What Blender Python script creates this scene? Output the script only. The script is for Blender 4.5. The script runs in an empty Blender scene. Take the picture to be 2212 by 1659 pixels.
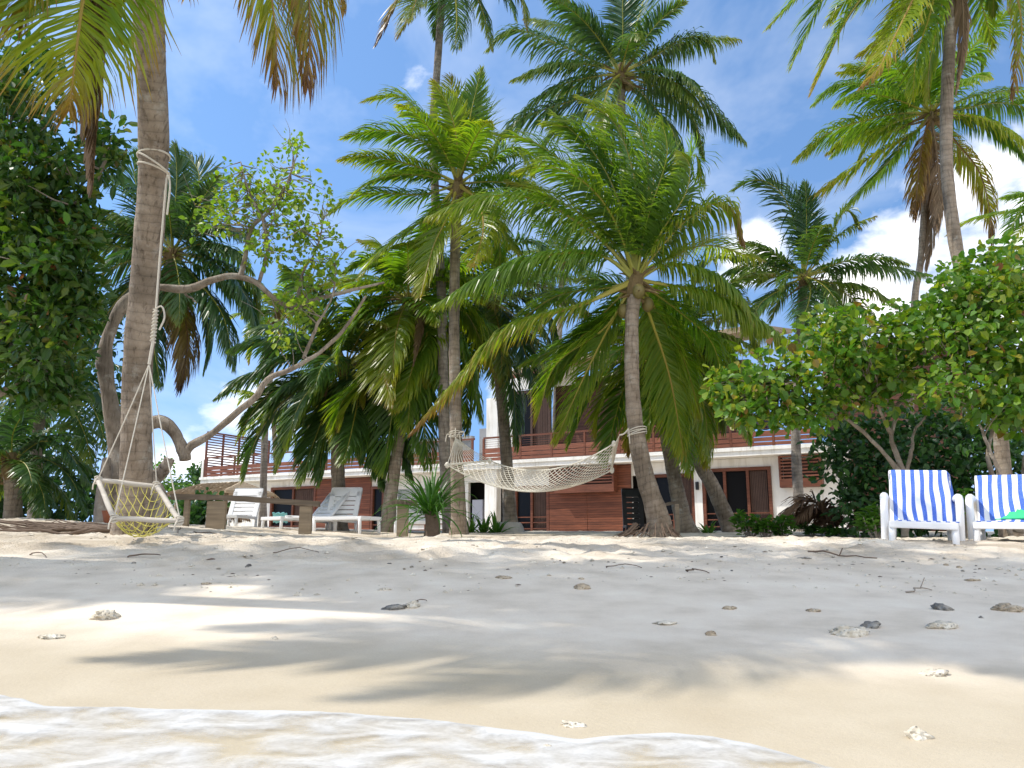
import bpy, bmesh, math, random
import numpy as np
from mathutils import Vector, Matrix

# ------------------------------------------------------------------ camera / light
R = math.radians
scene = bpy.context.scene
F, CX, CY = 1769.6, 1106.0, 829.5          # focal length and centre in 2212 px picture units
PITCH = math.atan((1179.7 - CY) / F)
ZC = 0.5
cam_d = bpy.data.cameras.new("camera")
cam = bpy.data.objects.new("camera", cam_d)
scene.collection.objects.link(cam)
cam.location = (0, 0, ZC)
cam.rotation_euler = (R(90) + PITCH, 0, 0)
cam_d.sensor_width = 36.0
cam_d.lens = 36.0 * F / 2212.0
cam_d.clip_start, cam_d.clip_end = 0.05, 3000
scene.camera = cam

SUN_EL, SUN_TX, SUN_TY = 50.0, 1.0, 0.03    # light travels towards +X
world = bpy.data.worlds.new("World")
scene.world = world
world.use_nodes = True
sun_d = bpy.data.lights.new("sun", 'SUN')
sun_d.energy = 2.55
sun_d.angle = R(0.6)
sun_d.color = (1.0, 0.945, 0.86)
sun = bpy.data.objects.new("sun", sun_d)
scene.collection.objects.link(sun)
_h = Vector((SUN_TX, SUN_TY, 0)).normalized()
_tr = _h * math.cos(R(SUN_EL)) + Vector((0, 0, -math.sin(R(SUN_EL))))
sun.rotation_euler = _tr.to_track_quat('-Z', 'Y').to_euler()
sun.location = (-30, 0, 40)
scene.view_settings.view_transform = 'Standard'
scene.view_settings.look = 'None'
scene.view_settings.exposure = 0.86
scene.view_settings.gamma = 1.0
scene.cycles.max_bounces = 8
scene.cycles.transparent_max_bounces = 8


def pray(px, py):
    a = (px - CX) / F
    b = (CY - py) / F
    return np.array([a, math.cos(PITCH) - b * math.sin(PITCH), math.sin(PITCH) + b * math.cos(PITCH)])


def W(px, py, Y):
    r = pray(px, py)
    return np.array([0, 0, ZC]) + r * (Y / r[1])


def at_z(px, py, z):
    r = pray(px, py)
    return np.array([0, 0, ZC]) + r * ((z - ZC) / r[2])


# ------------------------------------------------------------------ noise
_rs = np.random.RandomState(7)
_LAT = _rs.rand(256, 256)


def vnoise(x, y, seed=0):
    x = np.asarray(x, float) + seed * 17.31
    y = np.asarray(y, float) + seed * 9.73
    xi, yi = np.floor(x).astype(int), np.floor(y).astype(int)
    fx, fy = x - xi, y - yi
    fx = fx * fx * (3 - 2 * fx)
    fy = fy * fy * (3 - 2 * fy)
    g = lambda a, b: _LAT[a & 255, b & 255]
    return (g(xi, yi) * (1 - fx) + g(xi + 1, yi) * fx) * (1 - fy) + (g(xi, yi + 1) * (1 - fx) + g(xi + 1, yi + 1) * fx) * fy


def sstep(a, b, x):
    t = np.clip((np.asarray(x, float) - a) / (b - a), 0, 1)
    return t * t * (3 - 2 * t)


_PY = [-200, -60, 0, 2.0, 2.7, 4.0, 5.0, 6.2, 7.3, 7.8, 8.5, 11.0, 13.5, 16, 20, 28, 60, 400]
_PZ = [-9, -4, -.25, 0, .035, .14, .245, .385, .50, .54, .555, .585, .63, .74, .85, .97, 1.03, 1.05]


def gz_base(x, y):
    x = np.asarray(x, float)
    y = np.asarray(y, float)
    wob = 0.35 * (vnoise(x * .35, y * .2, 3) - .5)
    z = np.interp(y + wob * sstep(2.5, 6, y), _PY, _PZ)
    z = z + (0.17 * sstep(-1.6, -6.0, x) + .09 * sstep(-4.2, -7, x)) * sstep(7.6, 10.4, y) * (1 - .55 * sstep(11, 20, y))
    return z


_fr = np.random.RandomState(44)
_FT = np.stack([_fr.uniform(-7, 7.5, 170), _fr.uniform(5.4, 11, 170), _fr.uniform(0, 6.28, 170), _fr.uniform(.7, 1.2, 170), _fr.uniform(.012, .034, 170)], 1)


def prints(x, y):
    """trodden hollows with a small pushed up rim"""
    out = np.zeros(np.broadcast(x, y).shape)
    if out.size < 500:
        dx, dy = x[..., None] - _FT[:, 0], y[..., None] - _FT[:, 1]
        c, s_ = np.cos(_FT[:, 2]), np.sin(_FT[:, 2])
        q = ((dx * c + dy * s_) / (.15 * _FT[:, 3])) ** 2 + ((dy * c - dx * s_) / (.075 * _FT[:, 3])) ** 2
        return (_FT[:, 4] * (-np.exp(-q) + .75 * np.exp(-(np.sqrt(q) - 1.6) ** 2 * 5))).sum(-1)
    for a in _FT:
        m = (np.abs(x - a[0]) < .6) & (np.abs(y - a[1]) < .6)
        dx, dy = x[m] - a[0], y[m] - a[1]
        c, s_ = math.cos(a[2]), math.sin(a[2])
        q = ((dx * c + dy * s_) / (.15 * a[3])) ** 2 + ((dy * c - dx * s_) / (.075 * a[3])) ** 2
        out[m] += a[4] * (-np.exp(-q) + .75 * np.exp(-(np.sqrt(q) - 1.6) ** 2 * 5))
    return out


def gz(x, y):
    x = np.asarray(x, float)
    y = np.asarray(y, float)
    z = gz_base(x, y)
    dry = sstep(5.2, 7.4, y + .6 * (vnoise(x * .5, y * .5, 8) - .5))
    n1 = vnoise(x * 2.6, y * 2.6, 1) - .5
    n2 = vnoise(x * 6.5, y * 6.5, 2) - .5
    n3 = vnoise(x * 15, y * 15, 5) - .5
    amp = dry * (1 - .55 * sstep(11, 16, y))
    z = z + amp * (.04 * n1 + .045 * n2 * sstep(.3, .5, vnoise(x * 1.1, y * 1.1, 6)) + .034 * n3 * sstep(.25, .6, vnoise(x * 1.7, y * 1.7, 9)))
    z = z + prints(x, y) * (.35 + .65 * dry)
    z = z + (1 - dry) * sstep(2.5, 4, y) * .012 * (vnoise(x * .9, y * 1.7, 4) - .5)
    return z


def G(x, y):
    return float(gz(x, y))


def gp(px, py):
    """where the sight line of a picture point meets the sand"""
    r = pray(px, py)
    lo = 1.0
    for i in range(1, 4000):
        t = lo + i * .01
        p = np.array([0, 0, ZC]) + r * t
        if p[2] <= float(gz_base(p[0], p[1])):
            return np.array([p[0], p[1], G(p[0], p[1])])
    return np.array([0, 0, ZC]) + r * 20


# ------------------------------------------------------------------ mesh helpers
class MB:
    def __init__(s):
        s.V, s.F, s.M, s.A, s.U, s.n = [], [], [], [], [], 0

    def add(s, V, Fc, mat=0, val=0.0, uv=None):
        V = np.asarray(V, float)
        k = len(V)
        s.V.append(V)
        for f in (Fc if isinstance(Fc, list) else [Fc]):
            f = np.asarray(f, int)
            s.F.append(f + s.n)
            s.M.append(np.full(len(f), mat, int))
        s.A.append(np.full(k, val) if np.isscalar(val) else np.asarray(val, float))
        s.U.append(np.zeros((k, 2)) if uv is None else np.asarray(uv, float))
        s.n += k
        return s

    def build(s, name, mats, parent=None, smooth=False, loc=None):
        me = bpy.data.meshes.new(name)
        V = np.concatenate(s.V)
        U = np.concatenate(s.U)
        A = np.concatenate(s.A)
        if loc is not None:
            V = V - np.asarray(loc, float)
        me.vertices.add(len(V))
        me.vertices.foreach_set("co", V.astype(np.float32).ravel())
        lv = np.concatenate([f.ravel() for f in s.F])
        tot = np.concatenate([np.full(len(f), f.shape[1], int) for f in s.F])
        st = np.concatenate([[0], np.cumsum(tot)[:-1]])
        me.loops.add(len(lv))
        me.loops.foreach_set("vertex_index", lv.astype(np.int32))
        me.polygons.add(len(tot))
        me.polygons.foreach_set("loop_start", st.astype(np.int32))
        me.polygons.foreach_set("loop_total", tot.astype(np.int32))
        me.polygons.foreach_set("material_index", np.concatenate(s.M).astype(np.int32))
        me.polygons.foreach_set("use_smooth", np.full(len(tot), smooth, bool))
        uvl = me.uv_layers.new(name="UVMap")
        uvl.data.foreach_set("uv", U[lv].astype(np.float32).ravel())
        at = me.attributes.new("dry", 'FLOAT', 'POINT')
        at.data.foreach_set("value", A.astype(np.float32))
        me.update(calc_edges=True)
        me.validate()
        for m in (mats if isinstance(mats, (list, tuple)) else [mats]):
            me.materials.append(m)
        o = bpy.data.objects.new(name, me)
        scene.collection.objects.link(o)
        if loc is not None:
            o.location = tuple(loc)
        if parent is not None:
            o.parent = parent
        return o


def nrm(v):
    v = np.asarray(v, float)
    return v / np.maximum(np.linalg.norm(v, axis=-1, keepdims=True), 1e-9)


def spline(P, m):
    P = np.asarray(P, float)
    k = len(P)
    if k == 2:
        t = np.linspace(0, 1, m)[:, None]
        return P[0] * (1 - t) + P[1] * t
    E = np.vstack([2 * P[0] - P[1], P, 2 * P[-1] - P[-2]])
    u = np.linspace(0, k - 1 - 1e-6, m * 3)
    i = np.floor(u).astype(int)
    f = (u - i)[:, None]
    p0, p1, p2, p3 = E[i], E[i + 1], E[i + 2], E[i + 3]
    C = .5 * ((2 * p1) + (-p0 + p2) * f + (2 * p0 - 5 * p1 + 4 * p2 - p3) * f * f + (-p0 + 3 * p1 - 3 * p2 + p3) * f ** 3)
    L = np.concatenate([[0], np.cumsum(np.linalg.norm(np.diff(C, axis=0), axis=1))])
    q = np.linspace(0, L[-1], m)
    return np.stack([np.interp(q, L, C[:, a]) for a in range(C.shape[1])], 1)


def tube(mb, P, rad, sides=8, mat=0, val=0.0, cap=True, flat=1.0):
    P = np.asarray(P, float)
    n = len(P)
    rad = np.full(n, rad, float) if np.isscalar(rad) else np.asarray(rad, float)
    T = nrm(np.gradient(P, axis=0))
    ref = np.array([0, 0, 1.0]) if abs(T[0][2]) < .9 else np.array([1.0, 0, 0])
    N = np.zeros_like(P)
    v = ref - T[0] * (ref @ T[0])
    for i in range(n):
        v = v - T[i] * (v @ T[i])
        v = v / max(np.linalg.norm(v), 1e-9)
        N[i] = v
    B = np.cross(T, N)
    a = np.linspace(0, 2 * math.pi, sides, endpoint=False)
    c, s_ = np.cos(a), np.sin(a)
    V = P[:, None, :] + rad[:, None, None] * (N[:, None, :] * c[None, :, None] * flat + B[:, None, :] * s_[None, :, None])
    L = np.concatenate([[0], np.cumsum(np.linalg.norm(np.diff(P, axis=0), axis=1))])
    uv = np.stack([np.tile(np.arange(sides) / sides, n), np.repeat(L, sides)], 1)
    i = np.arange(n - 1)[:, None] * sides
    j = np.arange(sides)[None, :]
    j2 = (j + 1) % sides
    Fq = np.stack([i + j, i + j2, i + sides + j2, i + sides + j], -1).reshape(-1, 4)
    fs = [Fq]
    if cap and sides > 2:
        fs += [np.arange(sides)[None, ::-1], ((n - 1) * sides + np.arange(sides))[None, :]]
    vv = np.repeat(val, sides) if not np.isscalar(val) else val
    mb.add(V.reshape(-1, 3), fs, mat, vv, uv)


def box(mb, lo, hi, mat=0, M=None, bev=0.0):
    x0, y0, z0 = lo
    x1, y1, z1 = hi
    if bev > 0:
        b = bev
        V, Fs = [], []
        bm = bmesh.new()
        bmesh.ops.create_cube(bm, size=1)
        for v in bm.verts:
            v.co = Vector(((x0 + x1) / 2 + v.co.x * (x1 - x0), (y0 + y1) / 2 + v.co.y * (y1 - y0), (z0 + z1) / 2 + v.co.z * (z1 - z0)))
        bmesh.ops.bevel(bm, geom=bm.edges[:], offset=b, segments=2, affect='EDGES', profile=.7)
        bm.verts.index_update()
        V = np.array([v.co[:] for v in bm.verts])
        groups = {}
        for f in bm.faces:
            groups.setdefault(len(f.verts), []).append([v.index for v in f.verts])
        bm.free()
        if M is not None:
            V = V @ np.array(M.to_3x3()).T + np.array(M.translation)
        mb.add(V, [np.array(g) for g in groups.values()], mat)
        return
    V = np.array([[x0, y0, z0], [x1, y0, z0], [x1, y1, z0], [x0, y1, z0], [x0, y0, z1], [x1, y0, z1], [x1, y1, z1], [x0, y1, z1]], float)
    if M is not None:
        V = V @ np.array(M.to_3x3()).T + np.array(M.translation)
    mb.add(V, np.array([[0, 3, 2, 1], [4, 5, 6, 7], [0, 1, 5, 4], [1, 2, 6, 5], [2, 3, 7, 6], [3, 0, 4, 7]]), mat)


def tag(o, label=None, cat=None, group=None, kind=None):
    if label: o['label'] = label
    if cat: o['category'] = cat
    if group: o['group'] = group
    if kind: o['kind'] = kind
    return o


def empty(name, loc, rz=0.0):
    o = bpy.data.objects.new(name, None)
    scene.collection.objects.link(o)
    o.location = tuple(float(v) for v in loc)
    o.rotation_euler = (0, 0, rz)
    o.empty_display_size = .2
    return o


def kids(o):
    return [c for c in scene.objects if c.parent == o]


def copy_tree(o, parent=None):
    c = o.copy()
    scene.collection.objects.link(c)
    c.parent = parent
    for ch in kids(o):
        copy_tree(ch, c)
    return c


# ------------------------------------------------------------------ materials
def mat(name):
    m = bpy.data.materials.new(name)
    m.use_nodes = True
    nt = m.node_tree
    b = nt.nodes["Principled BSDF"]
    return m, nt, b


def nd(nt, t, **kw):
    n = nt.nodes.new(t)
    for k, v in kw.items():
        if k.startswith('i_'):
            n.inputs[k[2:].replace('_', ' ')].default_value = v
        else:
            setattr(n, k, v)
    return n


def ramp(nt, pts, fac=None):
    n = nt.nodes.new('ShaderNodeValToRGB')
    el = n.color_ramp.elements
    while len(el) < len(pts):
        el.new(.5)
    for e, (p, c) in zip(el, pts):
        e.position = p
        e.color = (*c, 1) if len(c) == 3 else c
    if fac is not None:
        nt.links.new(fac, n.inputs[0])
    return n


def mixc(nt, a, b, fac, mode='MIX'):
    n = nt.nodes.new('ShaderNodeMix')
    n.data_type = 'RGBA'
    n.blend_type = mode
    for sock, v in ((n.inputs[0], fac), (n.inputs[6], a), (n.inputs[7], b)):
        if hasattr(v, 'links') or hasattr(v, 'node'):
            nt.links.new(v, sock)
        elif sock == n.inputs[0]:
            sock.default_value = v
        else:
            sock.default_value = (*v, 1)
    return n.outputs[2]


def noise(nt, scale, detail=4, vec=None, rough=.55, dist=0.0):
    n = nt.nodes.new('ShaderNodeTexNoise')
    n.inputs['Scale'].default_value = scale
    n.inputs['Detail'].default_value = detail
    n.inputs['Roughness'].default_value = rough
    n.inputs['Distortion'].default_value = dist
    if vec is not None:
        nt.links.new(vec, n.inputs['Vector'])
    return n


def bump(nt, b, h, strength=.3, dist=.02):
    n = nt.nodes.new('ShaderNodeBump')
    n.inputs['Strength'].default_value = strength
    n.inputs['Distance'].default_value = dist
    nt.links.new(h, n.inputs['Height'])
    nt.links.new(n.outputs[0], b.inputs['Normal'])


def tc(nt, out='Object'):
    return nt.nodes.new('ShaderNodeTexCoord').outputs[out]


def plain(name, col, rough=.6, var=.12, scale=6.0, spec=.4, bmp=0.0):
    m, nt, b = mat(name)
    n = noise(nt, scale, 5, tc(nt))
    c = mixc(nt, tuple(v * (1 - var) for v in col), tuple(min(1, v * (1 + var)) for v in col), n.outputs[0])
    nt.links.new(c, b.inputs['Base Color'])
    b.inputs['Roughness'].default_value = rough
    b.inputs['Specular IOR Level'].default_value = spec
    if bmp: bump(nt, b, n.outputs[0], bmp, .02)
    return m


def leaf_mat(name, stops, trans=.4, rough=.38, tgain=(1.5, 1.6, .6), spec=.45, orand=.25, nscale=1.2):
    """leaf: colour follows dryness (real browning), plus clump variation; light passes through"""
    m, nt, b = mat(name)
    at = nd(nt, 'ShaderNodeAttribute', attribute_name='dry')
    oi = nd(nt, 'ShaderNodeObjectInfo')
    n = noise(nt, nscale, 3, tc(nt, 'Object'))
    s1 = nd(nt, 'ShaderNodeMath', operation='MULTIPLY_ADD')
    nt.links.new(n.outputs[0], s1.inputs[0]); s1.inputs[1].default_value = .30
    nt.links.new(at.outputs['Fac'], s1.inputs[2])
    s2 = nd(nt, 'ShaderNodeMath', operation='MULTIPLY_ADD')
    nt.links.new(oi.outputs['Random'], s2.inputs[0]); s2.inputs[1].default_value = orand
    nt.links.new(s1.outputs[0], s2.inputs[2])
    s3 = nd(nt, 'ShaderNodeMath', operation='SUBTRACT'); s3.inputs[1].default_value = .15 + orand * .4
    nt.links.new(s2.outputs[0], s3.inputs[0])
    rp = ramp(nt, stops, s3.outputs[0])
    nt.links.new(rp.outputs[0], b.inputs['Base Color'])
    b.inputs['Roughness'].default_value = rough
    b.inputs['Specular IOR Level'].default_value = spec
    tr = nt.nodes.new('ShaderNodeBsdfTranslucent')
    tcol = mixc(nt, rp.outputs[0], tgain, 1.0, 'MULTIPLY')
    nt.links.new(tcol, tr.inputs[0])
    mx = nt.nodes.new('ShaderNodeMixShader')
    mx.inputs[0].default_value = trans
    nt.links.new(b.outputs[0], mx.inputs[1])
    nt.links.new(tr.outputs[0], mx.inputs[2])
    nt.links.new(mx.outputs[0], nt.nodes['Material Output'].inputs[0])
    return m


MT = {}
MT['palm'] = leaf_mat('palm_leaf', [(0, (.055, .13, .02)), (.29, (.115, .208, .021)), (.54, (.24, .275, .025)), (.78, (.25, .165, .038)), (1, (.15, .07, .025))], .5, .34, (2.0, 1.98, .42))
MT['rachis'] = leaf_mat('palm_rachis', [(0, (.22, .25, .035)), (.4, (.36, .33, .05)), (.7, (.30, .17, .05)), (1, (.12, .06, .03))], .1, .45)
MT['palmdark'] = leaf_mat('palm_leaf_blue', [(0, (.032, .08, .028)), (.30, (.06, .125, .025)), (.55, (.17, .21, .027)), (.75, (.2, .14, .04)), (1, (.09, .045, .025))], .34, .36, (1.7, 1.8, .6))
MT['seaalmond'] = leaf_mat('almond_leaf', [(0, (.025, .08, .014)), (.35, (.055, .125, .017)), (.7, (.12, .16, .02)), (.9, (.2, .12, .025)), (1, (.22, .08, .03))], .33, .36, nscale=2.5)
MT['lightleaf'] = leaf_mat('pale_leaf', [(0, (.13, .26, .025)), (.4, (.22, .34, .03)), (.8, (.36, .38, .04)), (1, (.4, .3, .05))], .42, .45, (1.5, 1.5, .6))
MT['hibiscus'] = leaf_mat('hibiscus_leaf', [(0, (.055, .15, .016)), (.35, (.11, .22, .02)), (.7, (.24, .29, .03)), (.88, (.24, .17, .04)), (1, (.16, .07, .03))], .4, .4, (1.6, 1.6, .5), nscale=2.2)
MT['hedge'] = leaf_mat('hedge_leaf', [(0, (.022, .07, .02)), (.5, (.045, .12, .024)), (1, (.09, .18, .03))], .3, .38)
MT['fresh'] = leaf_mat('fresh_leaf', [(0, (.045, .13, .02)), (.5, (.09, .2, .025)), (1, (.2, .26, .05))], .4, .35)
MT['dead'] = leaf_mat('dead_leaf', [(0, (.10, .055, .035)), (.5, (.16, .09, .05)), (1, (.24, .16, .09))], .15, .7, (1.2, 1, .8))


def trunk_mat(name, c0, c1, c2, rings=True):
    m, nt, b = mat(name)
    uv = tc(nt, 'UV')
    ob = tc(nt, 'Object')
    n = noise(nt, 5, 6, ob)
    n2 = noise(nt, 38, 4, ob)
    n3 = noise(nt, 1.3, 3, ob)
    base = ramp(nt, [(.3, c0), (.5, c1), (.72, c2)], n.outputs[0])
    c = mixc(nt, base.outputs[0], (.75, .7, .66), n2.outputs[0], 'MULTIPLY')
    c = mixc(nt, c, tuple(v * .55 for v in c0), ramp(nt, [(.5, (0, 0, 0)), (.72, (.75, .75, .75))], n3.outputs[0]).outputs[0])
    # vertical cracks and pale lichen
    mv = nd(nt, 'ShaderNodeMapping')
    nt.links.new(ob, mv.inputs[0])
    mv.inputs['Scale'].default_value = (26, 26, 2.2)
    nv = noise(nt, 1.0, 5, mv.outputs[0], .65, .4)
    c = mixc(nt, c, ramp(nt, [(.34, (.38, .36, .34)), (.47, (1, 1, 1))], nv.outputs[0]).outputs[0], .75, 'MULTIPLY')
    nl = noise(nt, 3.4, 7, ob, .7)
    c = mixc(nt, c, (.5, .49, .44), ramp(nt, [(.57, (0, 0, 0)), (.68, (.55, .55, .55))], nl.outputs[0]).outputs[0])
    sm_ = nd(nt, 'ShaderNodeMath', operation='ADD')
    nt.links.new(n2.outputs[0], sm_.inputs[0]); nt.links.new(nv.outputs[0], sm_.inputs[1])
    h = sm_.outputs[0]
    if rings:
        mp = nd(nt, 'ShaderNodeMapping')
        nt.links.new(uv, mp.inputs[0])
        mp.inputs['Scale'].default_value = (.35, 1, 1)
        w = nd(nt, 'ShaderNodeTexWave', wave_type='BANDS', bands_direction='Y', wave_profile='SAW')
        nt.links.new(mp.outputs[0], w.inputs[0])
        w.inputs['Scale'].default_value = 3.3
        w.inputs['Distortion'].default_value = 5.5
        w.inputs['Detail'].default_value = 3
        w.inputs['Detail Scale'].default_value = 1.6
        rr = ramp(nt, [(0, (.5, .5, .5)), (.12, (.85, .85, .85)), (.6, (1, 1, 1)), (1, (.85, .85, .85))], w.outputs[0])
        c = mixc(nt, c, rr.outputs[0], .8, 'MULTIPLY')
        ad = nd(nt, 'ShaderNodeMath', operation='ADD')
        nt.links.new(w.outputs[0], ad.inputs[0]); nt.links.new(h, ad.inputs[1])
        h = ad.outputs[0]
    nt.links.new(c, b.inputs['Base Color'])
    b.inputs['Roughness'].default_value = .88
    b.inputs['Specular IOR Level'].default_value = .2
    bump(nt, b, h, .6, .02)
    return m


MT['trunk'] = trunk_mat('palm_trunk', (.25, .20, .15), (.36, .30, .235), (.46, .395, .32))
MT['trunkgrey'] = trunk_mat('palm_trunk_grey', (.22, .195, .17), (.33, .295, .26), (.43, .39, .345))
MT['bark'] = trunk_mat('bark', (.22, .18, .14), (.34, .29, .235), (.46, .41, .35), False)
MT['twig'] = plain('twig_bark', (.3, .25, .2), .85, .3, 20)
MT['fibre'] = plain('palm_fibre', (.17, .12, .055), .9, .45, 25, .2, .5)
MT['coconut'] = plain('coconut_husk', (.16, .13, .04), .5, .4, 9)
MT['roots'] = plain('root_brown', (.15, .105, .075), .9, .4, 20)


def wood_mat(name, c, boards=0.0, axis='Z', rough=.55, var=.35):
    m, nt, b = mat(name)
    ob = tc(nt, 'Object')
    sp = nd(nt, 'ShaderNodeMapping')
    nt.links.new(ob, sp.inputs[0])
    sp.inputs['Scale'].default_value = (.8, .8, 9)
    n = noise(nt, 2.0, 6, sp.outputs[0])
    n2 = noise(nt, .5, 3, ob)
    col = ramp(nt, [(.3, tuple(v * (1 - var) for v in c)), (.55, c), (.75, tuple(min(1, v * (1 + var)) for v in c))], n.outputs[0]).outputs[0]
    col = mixc(nt, col, ramp(nt, [(.3, (.7, .7, .7)), (.7, (1.1, 1.1, 1.1))], n2.outputs[0]).outputs[0], 1.0, 'MULTIPLY')
    h = n.outputs[0]
    if boards:
        sx = nd(nt, 'ShaderNodeSeparateXYZ')
        nt.links.new(ob, sx.inputs[0])
        dv = nd(nt, 'ShaderNodeMath', operation='DIVIDE'); dv.inputs[1].default_value = boards
        nt.links.new(sx.outputs[axis], dv.inputs[0])
        fr = nd(nt, 'ShaderNodeMath', operation='FRACT')
        nt.links.new(dv.outputs[0], fr.inputs[0])
        fl = nd(nt, 'ShaderNodeMath', operation='FLOOR')
        nt.links.new(dv.outputs[0], fl.inputs[0])
        wn = nd(nt, 'ShaderNodeTexWhiteNoise', noise_dimensions='1D')
        nt.links.new(fl.outputs[0], wn.inputs['W'])
        col = mixc(nt, col, ramp(nt, [(0, (.72, .72, .72)), (1, (1.15, 1.15, 1.15))], wn.outputs[0]).outputs[0], 1.0, 'MULTIPLY')
        gap = ramp(nt, [(0, (.12, .12, .12)), (.08, (.12, .12, .12)), (.12, (1, 1, 1)), (1, (1, 1, 1))], fr.outputs[0])
        col = mixc(nt, col, gap.outputs[0], 1.0, 'MULTIPLY')
        h = gap.outputs[0]
    nt.links.new(col, b.inputs['Base Color'])
    b.inputs['Roughness'].default_value = rough
    b.inputs['Specular IOR Level'].default_value = .3
    bump(nt, b, h, .5, .012)
    return m


MT['clad'] = wood_mat('red_cladding', (.20, .066, .032), .095)
MT['cladup'] = wood_mat('upper_cladding', (.13, .055, .034), .16)
MT['redwood'] = wood_mat('red_timber', (.16, .056, .03))
MT['board'] = wood_mat('rail_board', (.22, .08, .045))
MT['oldwood'] = wood_mat('weathered_wood', (.30, .24, .17), rough=.85, var=.3)
MT['greywood'] = wood_mat('pale_driftwood', (.52, .47, .40), rough=.8, var=.18)
MT['darkwood'] = wood_mat('dark_plank', (.17, .135, .10), rough=.85)
MT['white'] = plain('white_paint', (.80, .79, .75), .7, .05, 1.5)
def wall_paint():
    m, nt, b = mat('white_wall_paint')
    ob = tc(nt)
    mp = nd(nt, 'ShaderNodeMapping')
    nt.links.new(ob, mp.inputs[0])
    mp.inputs['Scale'].default_value = (5, 5, .55)
    n = noise(nt, 1.0, 6, mp.outputs[0], .65)
    n2 = noise(nt, .8, 4, ob)
    c = ramp(nt, [(.3, (.58, .55, .48)), (.48, (.76, .745, .70)), (.7, (.80, .79, .75))], n.outputs[0]).outputs[0]
    c = mixc(nt, c, ramp(nt, [(.3, (.86, .85, .82)), (.6, (1, 1, 1))], n2.outputs[0]).outputs[0], 1.0, 'MULTIPLY')
    nt.links.new(c, b.inputs['Base Color'])
    b.inputs['Roughness'].default_value = .75
    return m


MT['white'] = wall_paint()
MT['plastic'] = plain('white_plastic', (.80, .80, .80), .38, .03, 3, .5)
MT['blackpl'] = plain('black_plastic', (.02, .02, .022), .4, .2, 5)
MT['concrete'] = plain('concrete', (.42, .40, .37), .9, .2, 8, .2, .3)
MT['greyroof'] = plain('grey_roof', (.25, .25, .25), .8, .2, 4)
MT['bluemetal'] = plain('pale_metal_roof', (.42, .48, .58), .45, .08, 2)
MT['rope'] = plain('rope', (.62, .57, .48), .9, .18, 40)
MT['cotton'] = plain('cotton_rope', (.66, .62, .53), .95, .12, 30)
MT['yellow'] = plain('yellow_cord', (.56, .50, .10), .7, .15, 30)
MT['thatch'] = plain('thatch', (.36, .28, .19), .95, .45, 14, .1, .9)
MT['redpot'] = plain('terracotta', (.32, .10, .04), .8, .2, 9)
MT['green'] = plain('green_cloth', (.05, .55, .22), .8, .1, 9)
MT['dark'] = plain('room_shade_paint', (.018, .016, .015), .8, .3, 2)  # near-black colour that stands in for the shade indoors
MT['curtain'] = plain('brown_curtain', (.075, .045, .035), .9, .3, 4)
MT['cyan'] = plain('cyan_cloth', (.25, .62, .66), .8, .1, 9)
MT['redcloth'] = plain('red_white_cloth', (.75, .60, .62), .9, .4, 14)
MT['navy'] = plain('navy_cloth', (.03, .035, .06), .9, .5, 14)
MT['pale'] = plain('pale_grey_board', (.36, .37, .42), .7, .08, 3)


def glass_mat():
    m, nt, b = mat('dark_glass')
    b.inputs['Base Color'].default_value = (.012, .012, .013, 1)
    b.inputs['Roughness'].default_value = .12
    b.inputs['Specular IOR Level'].default_value = .08
    n = noise(nt, 1.5, 2, tc(nt))
    bump(nt, b, n.outputs[0], .05, .02)
    return m


MT['glass'] = glass_mat()


def towel_mat():
    m, nt, b = mat('striped_towel')
    sx = nd(nt, 'ShaderNodeSeparateXYZ')
    nt.links.new(tc(nt, 'UV'), sx.inputs[0])
    mu = nd(nt, 'ShaderNodeMath', operation='MULTIPLY'); mu.inputs[1].default_value = 6.6
    nt.links.new(sx.outputs[0], mu.inputs[0])
    ad = nd(nt, 'ShaderNodeMath', operation='ADD'); ad.inputs[1].default_value = .30
    nt.links.new(mu.outputs[0], ad.inputs[0])
    fr = nd(nt, 'ShaderNodeMath', operation='FRACT')
    nt.links.new(ad.outputs[0], fr.inputs[0])
    rp = ramp(nt, [(0, (.78, .79, .82)), (.52, (.78, .79, .82)), (.54, (.03, .115, .52)), (.97, (.03, .115, .52)), (.99, (.78, .79, .82))], fr.outputs[0])
    n = noise(nt, 130, 3, tc(nt))
    c = mixc(nt, rp.outputs[0], (.82, .82, .82), ramp(nt, [(.35, (0, 0, 0)), (.7, (.16, .16, .16))], n.outputs[0]).outputs[0])
    nt.links.new(c, b.inputs['Base Color'])
    b.inputs['Roughness'].default_value = .95
    b.inputs['Specular IOR Level'].default_value = .1
    bump(nt, b, n.outputs[0], .5, .006)
    return m


MT['towel'] = towel_mat()


def coral_mat(name, c0, c1, c2):
    m, nt, b = mat(name)
    ob = tc(nt)
    v = nd(nt, 'ShaderNodeTexVoronoi')
    v.inputs['Scale'].default_value = 55
    nt.links.new(ob, v.inputs[0])
    n = noise(nt, 14, 5, ob)
    c = ramp(nt, [(.35, c0), (.5, c1), (.66, c2)], n.outputs[0]).outputs[0]
    c = mixc(nt, c, tuple(x * .3 for x in c0), ramp(nt, [(.08, (.9, .9, .9)), (.28, (0, 0, 0))], v.outputs[0]).outputs[0])
    nt.links.new(c, b.inputs['Base Color'])
    b.inputs['Roughness'].default_value = .95
    bump(nt, b, v.outputs[0], .9, .01)
    return m


MT['coral'] = coral_mat('coral_pale', (.44, .385, .29), (.62, .56, .45), (.76, .71, .6))
MT['coraltan'] = coral_mat('coral_tan', (.30, .23, .15), (.42, .34, .24), (.55, .47, .35))
MT['coraldark'] = coral_mat('coral_dark', (.12, .115, .105), (.22, .21, .19), (.36, .34, .30))


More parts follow.
